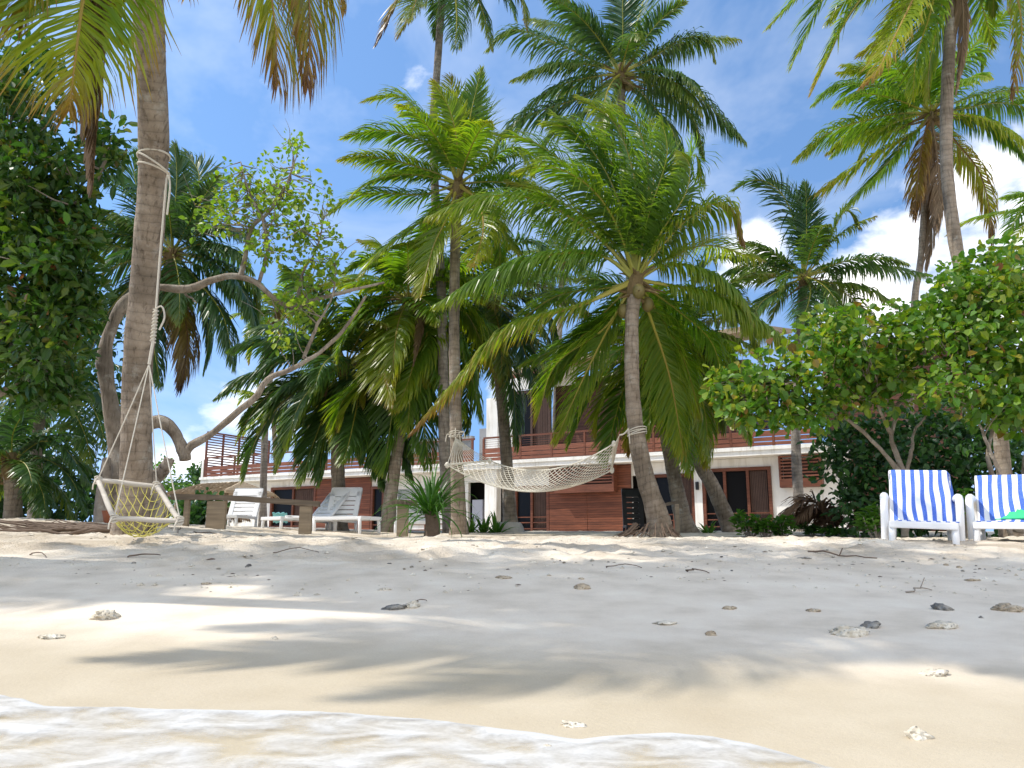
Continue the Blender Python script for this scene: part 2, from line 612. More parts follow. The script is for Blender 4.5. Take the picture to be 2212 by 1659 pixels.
def sand_mat():
    m, nt, b = mat('coral_sand')
    geo = nd(nt, 'ShaderNodeNewGeometry')
    pos = geo.outputs['Position']
    sx = nd(nt, 'ShaderNodeSeparateXYZ')
    nt.links.new(pos, sx.inputs[0])
    n0 = noise(nt, .9, 4, pos)
    # wetness falls away up the beach; the line is lower towards the right
    wx = nd(nt, 'ShaderNodeMath', operation='MULTIPLY_ADD')
    nt.links.new(sx.outputs['X'], wx.inputs[0]); wx.inputs[1].default_value = .22
    nt.links.new(sx.outputs['Y'], wx.inputs[2])
    wy = nd(nt, 'ShaderNodeMath', operation='MULTIPLY_ADD')
    nt.links.new(n0.outputs[0], wy.inputs[0]); wy.inputs[1].default_value = .8
    nt.links.new(wx.outputs[0], wy.inputs[2])
    mr = nd(nt, 'ShaderNodeMapRange', interpolation_type='SMOOTHSTEP')
    mr.inputs['From Min'].default_value = 4.3; mr.inputs['From Max'].default_value = 3.3
    nt.links.new(wy.outputs[0], mr.inputs['Value'])
    wet = mr.outputs[0]
    nb = noise(nt, 3.0, 6, pos)
    dry = ramp(nt, [(.3, (.62, .54, .43)), (.5, (.74, .65, .53)), (.7, (.81, .73, .605))], nb.outputs[0]).outputs[0]
    nbg = noise(nt, 1.1, 5, pos)
    rough = nd(nt, 'ShaderNodeMapRange', interpolation_type='SMOOTHSTEP')
    rough.inputs['From Min'].default_value = 5.2; rough.inputs['From Max'].default_value = 7.5
    nt.links.new(sx.outputs['Y'], rough.inputs['Value'])
    tint = ramp(nt, [(.44, (0, 0, 0)), (.64, (1, 1, 1))], nbg.outputs[0]).outputs[0]
    tf = mixc(nt, (0, 0, 0), tint, rough.outputs[0])
    dry = mixc(nt, dry, (.50, .415, .31), tf)
    wetc = ramp(nt, [(.3, (.485, .41, .295)), (.7, (.55, .475, .355))], nb.outputs[0]).outputs[0]
    col = mixc(nt, dry, wetc, wet)
    # grains and flecks
    g = noise(nt, 420, 2, pos)
    col = mixc(nt, col, ramp(nt, [(.3, (.82, .82, .82)), (.6, (1.04, 1.04, 1.04))], g.outputs[0]).outputs[0], 1.0, 'MULTIPLY')
    vf = nd(nt, 'ShaderNodeTexVoronoi'); vf.inputs['Scale'].default_value = 34
    nt.links.new(pos, vf.inputs[0])
    fleck = ramp(nt, [(.045, (.75, .75, .75)), (.075, (0, 0, 0))], vf.outputs[0]).outputs[0]
    fm = mixc(nt, (0, 0, 0), fleck, rough.outputs[0])
    col = mixc(nt, col, (.17, .13, .095), fm)
    nt.links.new(col, b.inputs['Base Color'])
    rm = nd(nt, 'ShaderNodeMapRange')
    rm.inputs['To Min'].default_value = .95; rm.inputs['To Max'].default_value = .55
    nt.links.new(wet, rm.inputs['Value'])
    nt.links.new(rm.outputs[0], b.inputs['Roughness'])
    b.inputs['Specular IOR Level'].default_value = .25
    n4 = noise(nt, 60, 5, pos)
    n5 = noise(nt, 14, 4, pos)
    ad = nd(nt, 'ShaderNodeMath', operation='MULTIPLY_ADD')
    nt.links.new(n5.outputs[0], ad.inputs[0]); nt.links.new(rough.outputs[0], ad.inputs[1]); nt.links.new(n4.outputs[0], ad.inputs[2])
    bn = nt.nodes.new('ShaderNodeBump')
    bn.inputs['Distance'].default_value = .02
    sm = nd(nt, 'ShaderNodeMapRange')
    sm.inputs['To Min'].default_value = .12; sm.inputs['To Max'].default_value = 1.0
    nt.links.new(rough.outputs[0], sm.inputs['Value'])
    nt.links.new(sm.outputs[0], bn.inputs['Strength'])
    nt.links.new(ad.outputs[0], bn.inputs['Height'])
    nt.links.new(bn.outputs[0], b.inputs['Normal'])
    return m


MT['sand'] = sand_mat()


def foam_mat():
    m, nt, b = mat('sea_foam')
    geo = nd(nt, 'ShaderNodeNewGeometry')
    pos = geo.outputs['Position']
    mp = nd(nt, 'ShaderNodeMapping')
    mp.inputs['Scale'].default_value = (1.0, 1.45, 1)
    nt.links.new(pos, mp.inputs[0])
    n = noise(nt, 5.2, 8, mp.outputs[0], .60, .5)
    n2 = noise(nt, 2.2, 3, mp.outputs[0], .5, .5)
    at = nd(nt, 'ShaderNodeAttribute', attribute_name='dry')
    a = nd(nt, 'ShaderNodeMath', operation='MULTIPLY_ADD')
    nt.links.new(n2.outputs[0], a.inputs[0]); a.inputs[1].default_value = .55
    nt.links.new(n.outputs[0], a.inputs[2])
    nf = noise(nt, 70, 3, mp.outputs[0], .6)
    af = nd(nt, 'ShaderNodeMath', operation='MULTIPLY_ADD')
    nt.links.new(nf.outputs[0], af.inputs[0]); af.inputs[1].default_value = .16
    nt.links.new(a.outputs[0], af.inputs[2])
    a = nd(nt, 'ShaderNodeMath', operation='SUBTRACT'); a.inputs[1].default_value = .08
    nt.links.new(af.outputs[0], a.inputs[0])
    a2 = nd(nt, 'ShaderNodeMath', operation='MULTIPLY_ADD')
    nt.links.new(at.outputs['Fac'], a2.inputs[0]); a2.inputs[1].default_value = .30
    nt.links.new(a.outputs[0], a2.inputs[2])
    rp = ramp(nt, [(.0, (.02, .02, .02)), (.60, (.06, .06, .06)), (.77, (.40, .40, .40)), (.98, (.82, .82, .82))], a2.outputs[0])
    b.inputs['Base Color'].default_value = (.70, .70, .69, 1)
    b.inputs['Roughness'].default_value = .55
    bump(nt, b, a2.outputs[0], .04, .004)
    tr = nt.nodes.new('ShaderNodeBsdfTransparent')
    tr.inputs[0].default_value = (.99, .985, .96, 1)
    gl = nt.nodes.new('ShaderNodeBsdfGlossy')
    gl.inputs['Roughness'].default_value = .12
    m0 = nt.nodes.new('ShaderNodeMixShader'); m0.inputs[0].default_value = .03
    nt.links.new(tr.outputs[0], m0.inputs[1]); nt.links.new(gl.outputs[0], m0.inputs[2])
    mx = nt.nodes.new('ShaderNodeMixShader')
    nt.links.new(rp.outputs[0], mx.inputs[0])
    nt.links.new(m0.outputs[0], mx.inputs[1]); nt.links.new(b.outputs[0], mx.inputs[2])
    nt.links.new(mx.outputs[0], nt.nodes['Material Output'].inputs[0])
    return m


MT['foam'] = foam_mat()


# ------------------------------------------------------------------ sky with clouds
def make_sky():
    nt = world.node_tree
    bg = nt.nodes['Background']
    bg.inputs['Strength'].default_value = 0.15
    sky = nd(nt, 'ShaderNodeTexSky', sky_type='NISHITA')
    sky.sun_disc = False
    sky.sun_elevation = R(SUN_EL)
    sky.sun_rotation = math.atan2(-SUN_TX, -SUN_TY)
    sky.air_density = 1.0
    sky.dust_density = .25
    sky.ozone_density = 1.4
    g = tc(nt, 'Generated')
    # look the colour up a little higher, so that the low sky keeps its blue as over a clear sea
    lift = nd(nt, 'ShaderNodeMapping')
    nt.links.new(g, lift.inputs[0])
    lift.inputs['Scale'].default_value = (.8, .8, .62)
    lift.inputs['Location'].default_value = (0, 0, .30)
    nt.links.new(lift.outputs[0], sky.inputs[0])
    mp = nd(nt, 'ShaderNodeMapping')
    mp.inputs['Scale'].default_value = (1, 1, 1.7)
    nt.links.new(g, mp.inputs[0])
    n = noise(nt, 8.5, 8, mp.outputs[0], .56, .25)
    n2 = noise(nt, 2.6, 6, mp.outputs[0], .6, .3)

    def blob(px, py, inner, outer):
        d = pray(px, py)
        d = d / np.linalg.norm(d)
        dp = nd(nt, 'ShaderNodeVectorMath', operation='DISTANCE')
        nt.links.new(g, dp.inputs[0])
        dp.inputs[1].default_value = tuple(d)
        mr = nd(nt, 'ShaderNodeMapRange', interpolation_type='SMOOTHSTEP')
        mr.inputs['From Min'].default_value = outer
        mr.inputs['From Max'].default_value = inner
        nt.links.new(dp.outputs['Value'], mr.inputs['Value'])
        return mr.outputs[0]
    acc = None
    for a in ((2010, 580, .02, .12), (2130, 490, .02, .13), (2300, 560, .05, .2), (1880, 610, .02, .10), (1640, 530, .01, .08), (420, 1080, .03, .14), (540, 880, .01, .10), (1120, 850, .01, .08)):
        o = blob(*a)
        if acc is None:
            acc = o
        else:
            mx = nd(nt, 'ShaderNodeMath', operation='MAXIMUM')
            nt.links.new(acc, mx.inputs[0]); nt.links.new(o, mx.inputs[1])
            acc = mx.outputs[0]
    # unseen bank of broken cloud, added behind the viewer as neutral fill light
    for d, ri, ro in (((.1, -.76, .64), .72, 1.10), ((.75, -.55, .35), .3, .7)):
        dp = nd(nt, 'ShaderNodeVectorMath', operation='DISTANCE')
        nt.links.new(g, dp.inputs[0])
        dp.inputs[1].default_value = d
        mr = nd(nt, 'ShaderNodeMapRange', interpolation_type='SMOOTHSTEP')
        mr.inputs['From Min'].default_value = ro
        mr.inputs['From Max'].default_value = ri
        nt.links.new(dp.outputs['Value'], mr.inputs['Value'])
        mx = nd(nt, 'ShaderNodeMath', operation='MAXIMUM')
        nt.links.new(acc, mx.inputs[0]); nt.links.new(mr.outputs[0], mx.inputs[1])
        acc = mx.outputs[0]
    s = nd(nt, 'ShaderNodeMath', operation='MULTIPLY_ADD')
    nt.links.new(acc, s.inputs[0]); s.inputs[1].default_value = .345
    nt.links.new(n.outputs[0], s.inputs[2])
    fac = ramp(nt, [(.0, (0, 0, 0)), (.66, (0, 0, 0)), (.88, (.8, .8, .8)), (1, (.95, .95, .95))], s.outputs[0])
    wisp = ramp(nt, [(.48, (0, 0, 0)), (.85, (.45, .45, .45))], n2.outputs[0])
    fm = nd(nt, 'ShaderNodeMath', operation='MAXIMUM')
    nt.links.new(fac.outputs[0], fm.inputs[0]); nt.links.new(wisp.outputs[0], fm.inputs[1])
    cl = ramp(nt, [(.6, (5.6, 5.7, 5.8)), (.95, (8.2, 7.9, 7.5))], s.outputs[0])
    # the air is a little paler and bluer than the plain model sky
    tint = mixc(nt, sky.outputs[0], (.72, .86, .95), 1.0, 'MULTIPLY')
    c = mixc(nt, tint, cl.outputs[0], fm.outputs[0])
    nt.links.new(c, bg.inputs[0])


make_sky()


# ------------------------------------------------------------------ ground and water
def make_ground():
    xs = np.unique(np.concatenate([np.linspace(-400, -30, 12), np.linspace(-30, -9, 30), np.arange(-9, 9.01, .05), np.linspace(9, 30, 30), np.linspace(30, 400, 12)]))
    ys = np.unique(np.concatenate([np.linspace(-200, -5, 8), np.linspace(-5, 1.4, 20), np.arange(1.4, 5.2, .07), np.arange(5.2, 12, .04), np.arange(12, 20, .12), np.linspace(20, 60, 40), np.linspace(60, 400, 14)]))
    X, Y = np.meshgrid(xs, ys)
    Z = gz(X, Y)
    V = np.stack([X, Y, Z], -1).reshape(-1, 3)
    nx, ny = len(xs), len(ys)
    i = np.arange(ny - 1)[:, None] * nx
    j = np.arange(nx - 1)[None, :]
    Fq = np.stack([i + j, i + j + 1, i + nx + j + 1, i + nx + j], -1).reshape(-1, 4)
    o = MB().add(V, Fq).build('ground', MT['sand'], smooth=True)
    tag(o, 'pale coral sand beach rising from the water to the palms', kind='structure')


make_ground()


def make_water():
    pts = [gp(*p) for p in ((0, 1503), (50, 1512), (90, 1529), (200, 1531), (420, 1533), (600, 1537), (800, 1545), (950, 1557), (1100, 1574), (1200, 1589), (1250, 1596), (1320, 1591), (1450, 1587), (1530, 1590), (1620, 1606), (1700, 1628), (1790, 1659))]
    ex = np.array([p[0] for p in pts])
    ey = np.array([p[1] for p in pts])
    ex = np.concatenate([[-60, -4, -2.6], ex, [2.2, 4, 60]])
    ey = np.concatenate([[2.8, 2.75, 2.75], ey, [1.55, 1.2, 1.2]])
    xs = np.unique(np.concatenate([np.linspace(-60, -3, 20), np.arange(-3, 3, .02), np.linspace(3, 60, 20)]))
    edge = np.interp(xs, ex, ey) + .014 * (vnoise(xs * 9, xs * 0, 11) - .5) + .010 * (vnoise(xs * 26, xs * 0, 15) - .5) + .03 * (vnoise(xs * 3, xs * 0, 12) - .5)
    d = np.concatenate([[0, .004, .01, .018, .03, .05, .08], np.arange(.11, 1.6, .03), [2, 3, 5, 9, 20, 60, 150]])
    X = np.repeat(xs[None, :], len(d), 0)
    Y = edge[None, :] - d[:, None]
    h = .008 * (1 - np.exp(-d[:, None] / .02)) * (.8 + .4 * vnoise(X * 5, Y * 9, 13)) + .0006 * sstep(.02, .2, d[:, None]) * (vnoise(X * 12, Y * 20, 14))
    h = h - .006 * (d[:, None] < .001)
    Z = np.maximum(gz(X, Y) + h, -.18 + 0 * X)
    V = np.stack([X, Y, Z], -1).reshape(-1, 3)
    val = (np.exp(-d[:, None] / .07) + 0 * X).ravel()
    nx, ny = len(xs), len(d)
    i = np.arange(ny - 1)[:, None] * nx
    j = np.arange(nx - 1)[None, :]
    Fq = np.stack([i + j + 1, i + j, i + nx + j, i + nx + j + 1], -1).reshape(-1, 4)
    o = MB().add(V, Fq, 0, val).build('water', MT['foam'], smooth=True)
    tag(o, 'thin foamy wave running up the wet sand', kind='structure')


make_water()


# ------------------------------------------------------------------ palms
def frond(P, n=48, leaf=.28, droop=.5, wind=(0, 0, 0), twist=0.0, dry=.2, tipdry=.25, wid=.045, vee=.2, seed=0, start=.16, fold=0.0, thick=1.0, name='frond', lmat='palm', parent=None):
    rng = np.random.RandomState(seed)
    n = int(n * 1.75)
    wid = wid * .85
    C = spline(P, 26)
    Ls = np.concatenate([[0], np.cumsum(np.linalg.norm(np.diff(C, axis=0), axis=1))])
    L = Ls[-1]
    T = nrm(np.gradient(C, axis=0))
    h = C[-1] - C[0]
    h[2] = 0
    if np.linalg.norm(h) < .12 * L:
        a = rng.rand() * 6.28
        h = h + np.array([math.cos(a), math.sin(a), 0]) * .12 * L
    h = nrm(h)
    S0 = np.array([h[1], -h[0], 0])
    mb = MB()
    # rachis
    f = Ls / L
    rad = thick * L * (.0085 * (1 - f) ** 1.1 + .0012) + thick * .04 * np.exp(-f / .05)
    tube(mb, C, rad, 5, 1, np.clip(dry + .05 + .25 * f, 0, 1), False)
    # leaflets
    s = np.linspace(start, .995, n)
    s = np.repeat(s, 2) + rng.uniform(-.3, .3, 2 * n) / n
    s = np.clip(s, start * .8, 1)
    sd = np.tile([1.0, -1.0], n)
    ts = np.interp
    pos = np.stack([ts(s * L, Ls, C[:, a]) for a in range(3)], 1)
    t = nrm(np.stack([ts(s * L, Ls, T[:, a]) for a in range(3)], 1))
    S = S0 - t * (t @ S0)[:, None]
    S = nrm(S)
    D = np.cross(S, t)
    tw = (twist * (.4 + .6 * s))[:, None]
    S, D = S * np.cos(tw) + D * np.sin(tw), D * np.cos(tw) - S * np.sin(tw)
    prof = np.interp(s, [0, .15, .3, .5, .7, .85, 1.0], [.45, .62, .92, 1.0, .82, .55, .22])
    ln = leaf * L * prof * rng.uniform(.86, 1.1, 2 * n)
    A = np.radians(np.interp(s, [0, .2, .6, 1], [72, 62, 48, 18]) + rng.uniform(-7, 7, 2 * n))
    d0 = S * (sd * np.sin(A))[:, None] + t * np.cos(A)[:, None] + D * (vee + rng.uniform(-.1, .1, 2 * n))[:, None] * (1 - fold)
    d0 = d0 - S * (sd * np.sin(A) * fold * .85)[:, None]
    d0 = nrm(d0)
    dr = droop * rng.uniform(.6, 1.4, 2 * n)
    Gv = np.array([0, 0, -1.0])
    Wv = np.asarray(wind, float)
    broken = rng.rand(2 * n) < .04
    pts, dirs = [pos], []
    p, d = pos, d0
    for k in range(3):
        kk = (k + .6)
        d = nrm(d + (Gv * dr[:, None] + Wv) * (.42 * kk) + (broken[:, None] & (k > 0)) * Gv * 1.2)
        dirs.append(d)
        p = p + d * (ln / 3)[:, None]
        pts.append(p)
    roll = rng.uniform(-.55, .55, 2 * n)[:, None]
    ws = []
    hw = wid * .5 * (.55 + .45 * prof) * rng.uniform(.8, 1.15, 2 * n)
    for k, wk in enumerate((.6, 1.0, .8, .06)):
        d = dirs[min(k, 2)]
        w = nrm(t - d * np.sum(t * d, 1)[:, None])
        w = w * np.cos(roll) + np.cross(d, w) * np.sin(roll)
        ws.append(w * (hw * wk)[:, None])
    V = np.stack([pts[0] - ws[0], pts[0] + ws[0], pts[1] - ws[1], pts[1] + ws[1], pts[2] - ws[2], pts[2] + ws[2], pts[3] - ws[3], pts[3] + ws[3]], 1)
    m = 2 * n
    b = np.arange(m)[:, None] * 8
    Fq = np.concatenate([b + np.array([0, 1, 3, 2]), b + np.array([2, 3, 5, 4]), b + np.array([4, 5, 7, 6])])
    lv = dry + .12 * (rng.rand(m) - .4) + tipdry * np.clip((s - .55) / .45, 0, 1) ** 2
    val = np.stack([lv, lv, lv, lv, lv + .04, lv + .04, lv + tipdry * .9, lv + tipdry * .9], 1)
    mb.add(V.reshape(-1, 3), Fq, 0, np.clip(val, 0, 1).ravel())
    return mb.build(name, [MT[lmat], MT['rachis'] if lmat != 'dead' else MT['dead']], parent, loc=None)


def to_local(o, root):
    """the parts are built in world coordinates; keep them in place under their thing"""
    o.matrix_parent_inverse = Matrix.Translation(-Vector(root.location))


def palm(label, trunk, radii, crown, L, fronds, extras=0, seed=1, group='coconut palms', tmat='trunk', lmat='palm', n=44, exel=(-35, 65),
         wind=(-.22, 0, .04), leaf=.27, droop=.5, dry=.16, nuts=0, foot=None, fibre=.16, dead=0, exlen=.85, bend=None, wid=.045, azr=None, buried=.12):
    """trunk: list of (px,py,Y) from the foot up; fronds: picture polylines with depth sign"""
    rng = np.random.RandomState(seed * 13 + 5)
    TP = [W(*p) for p in trunk]
    base = np.array(TP[0])
    base[2] = G(base[0], base[1]) - buried
    TP[0] = base
    CR = W(*crown)
    TP = TP + [CR - np.array([0, 0, .12])] if np.linalg.norm(CR - TP[-1]) > .3 else TP
    root = tag(empty('coconut_palm', (base[0], base[1], base[2] + buried)), label, 'palm tree', group)
    mb = MB()
    C = spline(TP, 90)
    q = np.linspace(0, 1, 90)
    rad = np.interp(q, np.linspace(0, 1, len(radii)), radii)
    rr = np.random.RandomState(seed)
    ring = np.convolve(rr.rand(96), np.ones(3) / 3, 'same')[:90]
    rad = rad * (1 + .13 * (ring - .5)) * (1 + .012 * np.sin(q * 260))
    L0 = np.linalg.norm(C[-1] - C[0])
    rad = rad * (1 + .45 * np.exp(-q * L0 / .28))
    tube(mb, C, rad, 14)
    to_local(mb.build('trunk', MT[tmat], root, True), root)
    # fibrous heart with the stubs of old stalks
    mb = MB()
    ax = nrm(C[-1] - C[-6])
    rt = rad[-1]
    q2 = np.linspace(0, 1, 10)
    tube(mb, CR + ax * (q2[:, None] * .5 - .32) * (fibre / .16) * .9, rt * (1.05 + .45 * np.sin(q2 * 3.0)) * (1 - .35 * q2), 9, 0)
    for k in range(16):
        a = k * 2.4 + rng.rand()
        dv = nrm(np.array([math.cos(a), math.sin(a), rng.uniform(-.9, 1.0)]))
        p0 = CR + np.array([0, 0, rng.uniform(-.35, .1)])
        ll = rng.uniform(.3, .75) * fibre / .16 * .8
        tube(mb, spline([p0, p0 + dv * ll * .5, p0 + dv * ll + np.array([0, 0, -.12 * ll])], 5), np.linspace(.045, .008, 5) * fibre / .16, 4, 0)
    to_local(mb.build('crown_fibre', MT['fibre'], root), root)
    fs = []
    for i, fr in enumerate(fronds):
        pl, k = fr[0], fr[1]
        o = dict(fr[2]) if len(fr) > 2 else {}
        px = [crown[:2]] + list(pl)
        Yc = o.pop('Y', crown[2])
        sc = Yc / F
        seg = np.linalg.norm(np.diff(np.array(px, float), axis=0), axis=1)
        cum = np.concatenate([[0], np.cumsum(seg)]) / max(seg.sum(), 1)
        LL = o.pop('L', L)
        dep = math.sqrt(max(0.0, LL * LL - (seg.sum() * sc) ** 2)) if seg.sum() * sc < LL else 0.0
        dep = max(dep, .22 * LL)
        P = [W(a, b, crown[2] - k * dep * c ** .9) for (a, b), c in zip(px, cum)]
        kw = dict(n=n, leaf=leaf, droop=droop, wind=wind, dry=dry + rng.uniform(-.04, .08), twist=rng.uniform(-.35, .35), seed=seed * 100 + i, wid=wid, lmat=lmat)
        kw.update(o)
        fs.append(frond(P, parent=root, **kw))
    for i in range(extras):
        az = i * 2.39996 + seed
        if azr: az = R(rng.uniform(*azr))
        e0 = R(exel[1] + (exel[0] - exel[1]) * ((i + .5) / max(extras, 1)))
        LL = L * exlen * rng.uniform(.8, 1.08)
        m = 9
        e = e0
        p = CR.copy()
        P = [p.copy()]
        bd = R((bend if bend is not None else 62) * rng.uniform(.7, 1.25))
        for k in range(m):
            p = p + np.array([math.cos(az) * math.cos(e), math.sin(az) * math.cos(e), math.sin(e)]) * LL / m
            e = max(e0 - bd * ((k + 1) / m) ** 1.4, R(-86))
            P.append(p.copy())
        kw = dict(n=max(26, int(n * .8)), leaf=leaf, droop=droop, wind=wind, dry=dry + rng.uniform(-.03, .12) + (.1 if exel[0] < -20 and i > extras * .8 else 0), twist=rng.uniform(-.4, .4), seed=seed * 100 + 50 + i, wid=wid, lmat=lmat)
        fs.append(frond(P, parent=root, **kw))
    for i in range(dead):
        az = rng.uniform(0, 6.28)
        LL = L * .75
        P = [CR, CR + np.array([math.cos(az) * .35, math.sin(az) * .35, -.15 * LL]), CR + np.array([math.cos(az) * .5, math.sin(az) * .5, -.6 * LL]), CR + np.array([math.cos(az) * .42, math.sin(az) * .42, -LL])]
        o = frond(P, n=34, leaf=.2, droop=1.2, dry=.9, tipdry=.1, fold=.75, seed=seed * 100 + 80 + i, wid=wid, lmat='dead', parent=root)
        o['label'] = 'dry brown frond hanging down the trunk'
        fs.append(o)
    for o in fs: to_local(o, root)
    for i in range(nuts):
        a = i * 2.1 + seed
        p = CR + np.array([math.cos(a) * .24, math.sin(a) * .24, -.28 - .12 * (i % 3)])
        bm = bmesh.new()
        bmesh.ops.create_icosphere(bm, subdivisions=2, radius=.11)
        V = np.array([v.co[:] for v in bm.verts]) * np.array([1, 1, 1.25]) + p
        Fc = np.array([[v.index for v in f.verts] for f in bm.faces])
        bm.free()
        to_local(MB().add(V, Fc).build('coconut', MT['coconut'], root, True), root)
    return root


def c2(*p): return [(737.3 + a * .3555, b * .3555) for a, b in p]
def c3(*p): return [(1474.7 + a * .3555, b * .3555) for a, b in p]
def c4(*p): return [(a * .3555, 590 + b * .3555) for a, b in p]
def c5(*p): return [(737.3 + a * .3555, 590 + b * .3555) for a, b in p]
def c6(*p): return [(1474.7 + a * .3555, 590 + b * .3555) for a, b in p]


# the palm that carries the swing, leaning out over the beach
P_SWING = palm('thick palm trunk with white rope wrapped round it and a rope swing hanging from it',
     [(288, 1163, 9.2), (294, 1045, 9.05), (296, 820, 8.75), (314, 600, 8.35), (332, 330, 7.85), (320, 0, 7.0)], [.19, .155, .15, .148, .142, .135], (325, -300, 6.1), 4.2,
     [([(230, -190), (190, -60), (165, 110), (150, 240)], .3, dict(dry=.43, tipdry=.5, leaf=.36, droop=.6, n=64, wid=.034)),
      ([(150, -220), (70, -100), (40, 60)], .25, dict(dry=.42, tipdry=.5, leaf=.33, droop=.8, n=60, wid=.034)),
      ([(255, -180), (212, 0), (204, 200), (198, 400)], .2, dict(dry=.8, tipdry=.1, fold=.8, leaf=.16, droop=1.3, lmat='dead', n=110, wid=.07)),
      ([(440, -250), (555, -120), (592, 40), (598, 175)], .2, dict(dry=.52, tipdry=.45, leaf=.36, droop=1.1, n=54, twist=.2, wid=.034)),
      ([(520, -270), (640, -140), (668, 20), (664, 185)], .1, dict(dry=.5, tipdry=.45, leaf=.30, droop=1.1, n=52, twist=-.2, wid=.034)),
      ([(560, -330), (690, -220), (735, -60), (742, 20)], .2, dict(dry=.42, tipdry=.5, leaf=.15, droop=1.2)),
      ([(270, -170), (255, -30), (262, 90)], -.2, dict(dry=.45, leaf=.16, droop=1.2)),
      ([(120, -280), (0, -200), (-60, 0), (-70, 150)], .3, dict(dry=.3, tipdry=.4, leaf=.2))],
     extras=11, seed=3, exel=(30, 75), dry=.3, lmat='palm', n=50, nuts=4, wind=(-.1, 0, 0), bend=50)

# tall thin palm
palm('tall thin palm with bare grey trunk, crown cut off at the top edge',
     [(975, 1135, 16.2), (962, 1000, 16.1), (957, 800, 16), (953, 620, 16), (943, 480, 16), (936, 280, 16), (945, 140, 16), (955, 0, 16)], [.13, .115, .10, .095, .085, .08, .075], (962, -75, 16), 3.2,
     [(c2((500, -180), (350, 0), (215, 265)), .2, dict(dry=.62, tipdry=.35, droop=.9)),
      (c2((560, -120), (450, 20), (345, 225)), .4, dict(dry=.5, tipdry=.35, droop=.9)),
      (c2((540, -100), (460, -10), (420, 130)), .6, dict(dry=.42)),
      (c2((680, -100), (700, 100), (690, 300)), .6, dict(droop=.9)),
      (c2((600, -60), (575, 120), (570, 240)), -.5, dict(droop=.9)),
      (c2((760, -120), (850, 50), (915, 290)), .3, dict(droop=.8)),
      (c2((850, -160), (1000, -40), (1060, 110)), .4, {}),
      (c2((900, -200), (1080, -40), (1125, 160)), .2, dict(dry=.3))],
     extras=12, seed=5, exel=(-5, 75), lmat='palmdark', tmat='trunkgrey', n=40, leaf=.25)

# palm with the left hammock knot
palm('mid height palm with upright windblown fronds, its trunk tied to the left hammock end',
     [(992, 1140, 15.1), (990, 1085, 15), (985, 940, 15), (981, 700, 15), (985, 480, 15), (990, 410, 15)], [.14, .115, .105, .10, .10], (990, 398, 15), 2.75,
     [(c2((620, 860), (400, 610), (270, 585), (150, 610)), .3, {}),
      (c2((640, 980), (480, 850), (250, 790), (20, 832)), .5, dict(dry=.22)),
      (c2((600, 1060), (380, 990), (150, 950), (0, 968)), .4, {}),
      (c2((500, 1180), (250, 1172), (100, 1190), (-60, 1290)), .3, dict(leaf=.3)),
      (c2((755, 900), (785, 700), (850, 420)), .5, dict(droop=.15, twist=.9, leaf=.25)),
      (c2((700, 850), (650, 650), (560, 500)), .5, dict(droop=.3, twist=-.6)),
      (c2((715, 800), (690, 620), (660, 470)), -.5, dict(droop=.2, dry=.25)),
      (c2((800, 820), (840, 640), (830, 520)), -.6, dict(droop=.3)),
      (c2((860, 1020), (1000, 905), (1100, 920), (1165, 1060)), .3, dict(dry=.2)),
      (c2((900, 1100), (1050, 1050), (1200, 1180)), -.5, {}),
      (c2((560, 1285), (400, 1410), (240, 1530), (120, 1680)), .5, dict(dry=.3, n=56, leaf=.25)),
      (c2((830, 1230), (862, 1400), (800, 1620)), .9, dict(dry=.3, leaf=.25)),
      (c2((900, 1320), (1000, 1440), (1110, 1570)), .3, dict(dry=.26)),
      (c2((600, 1300), (450, 1480), (330, 1700)), -.6, {}),
      (c2((640, 1330), (560, 1500), (480, 1800)), .6, dict(dry=.28)),
      (c2((900, 1250), (960, 1450), (960, 1680)), -.6, {})],
     extras=9, seed=8, exel=(-15, 65), n=50, wid=.042)

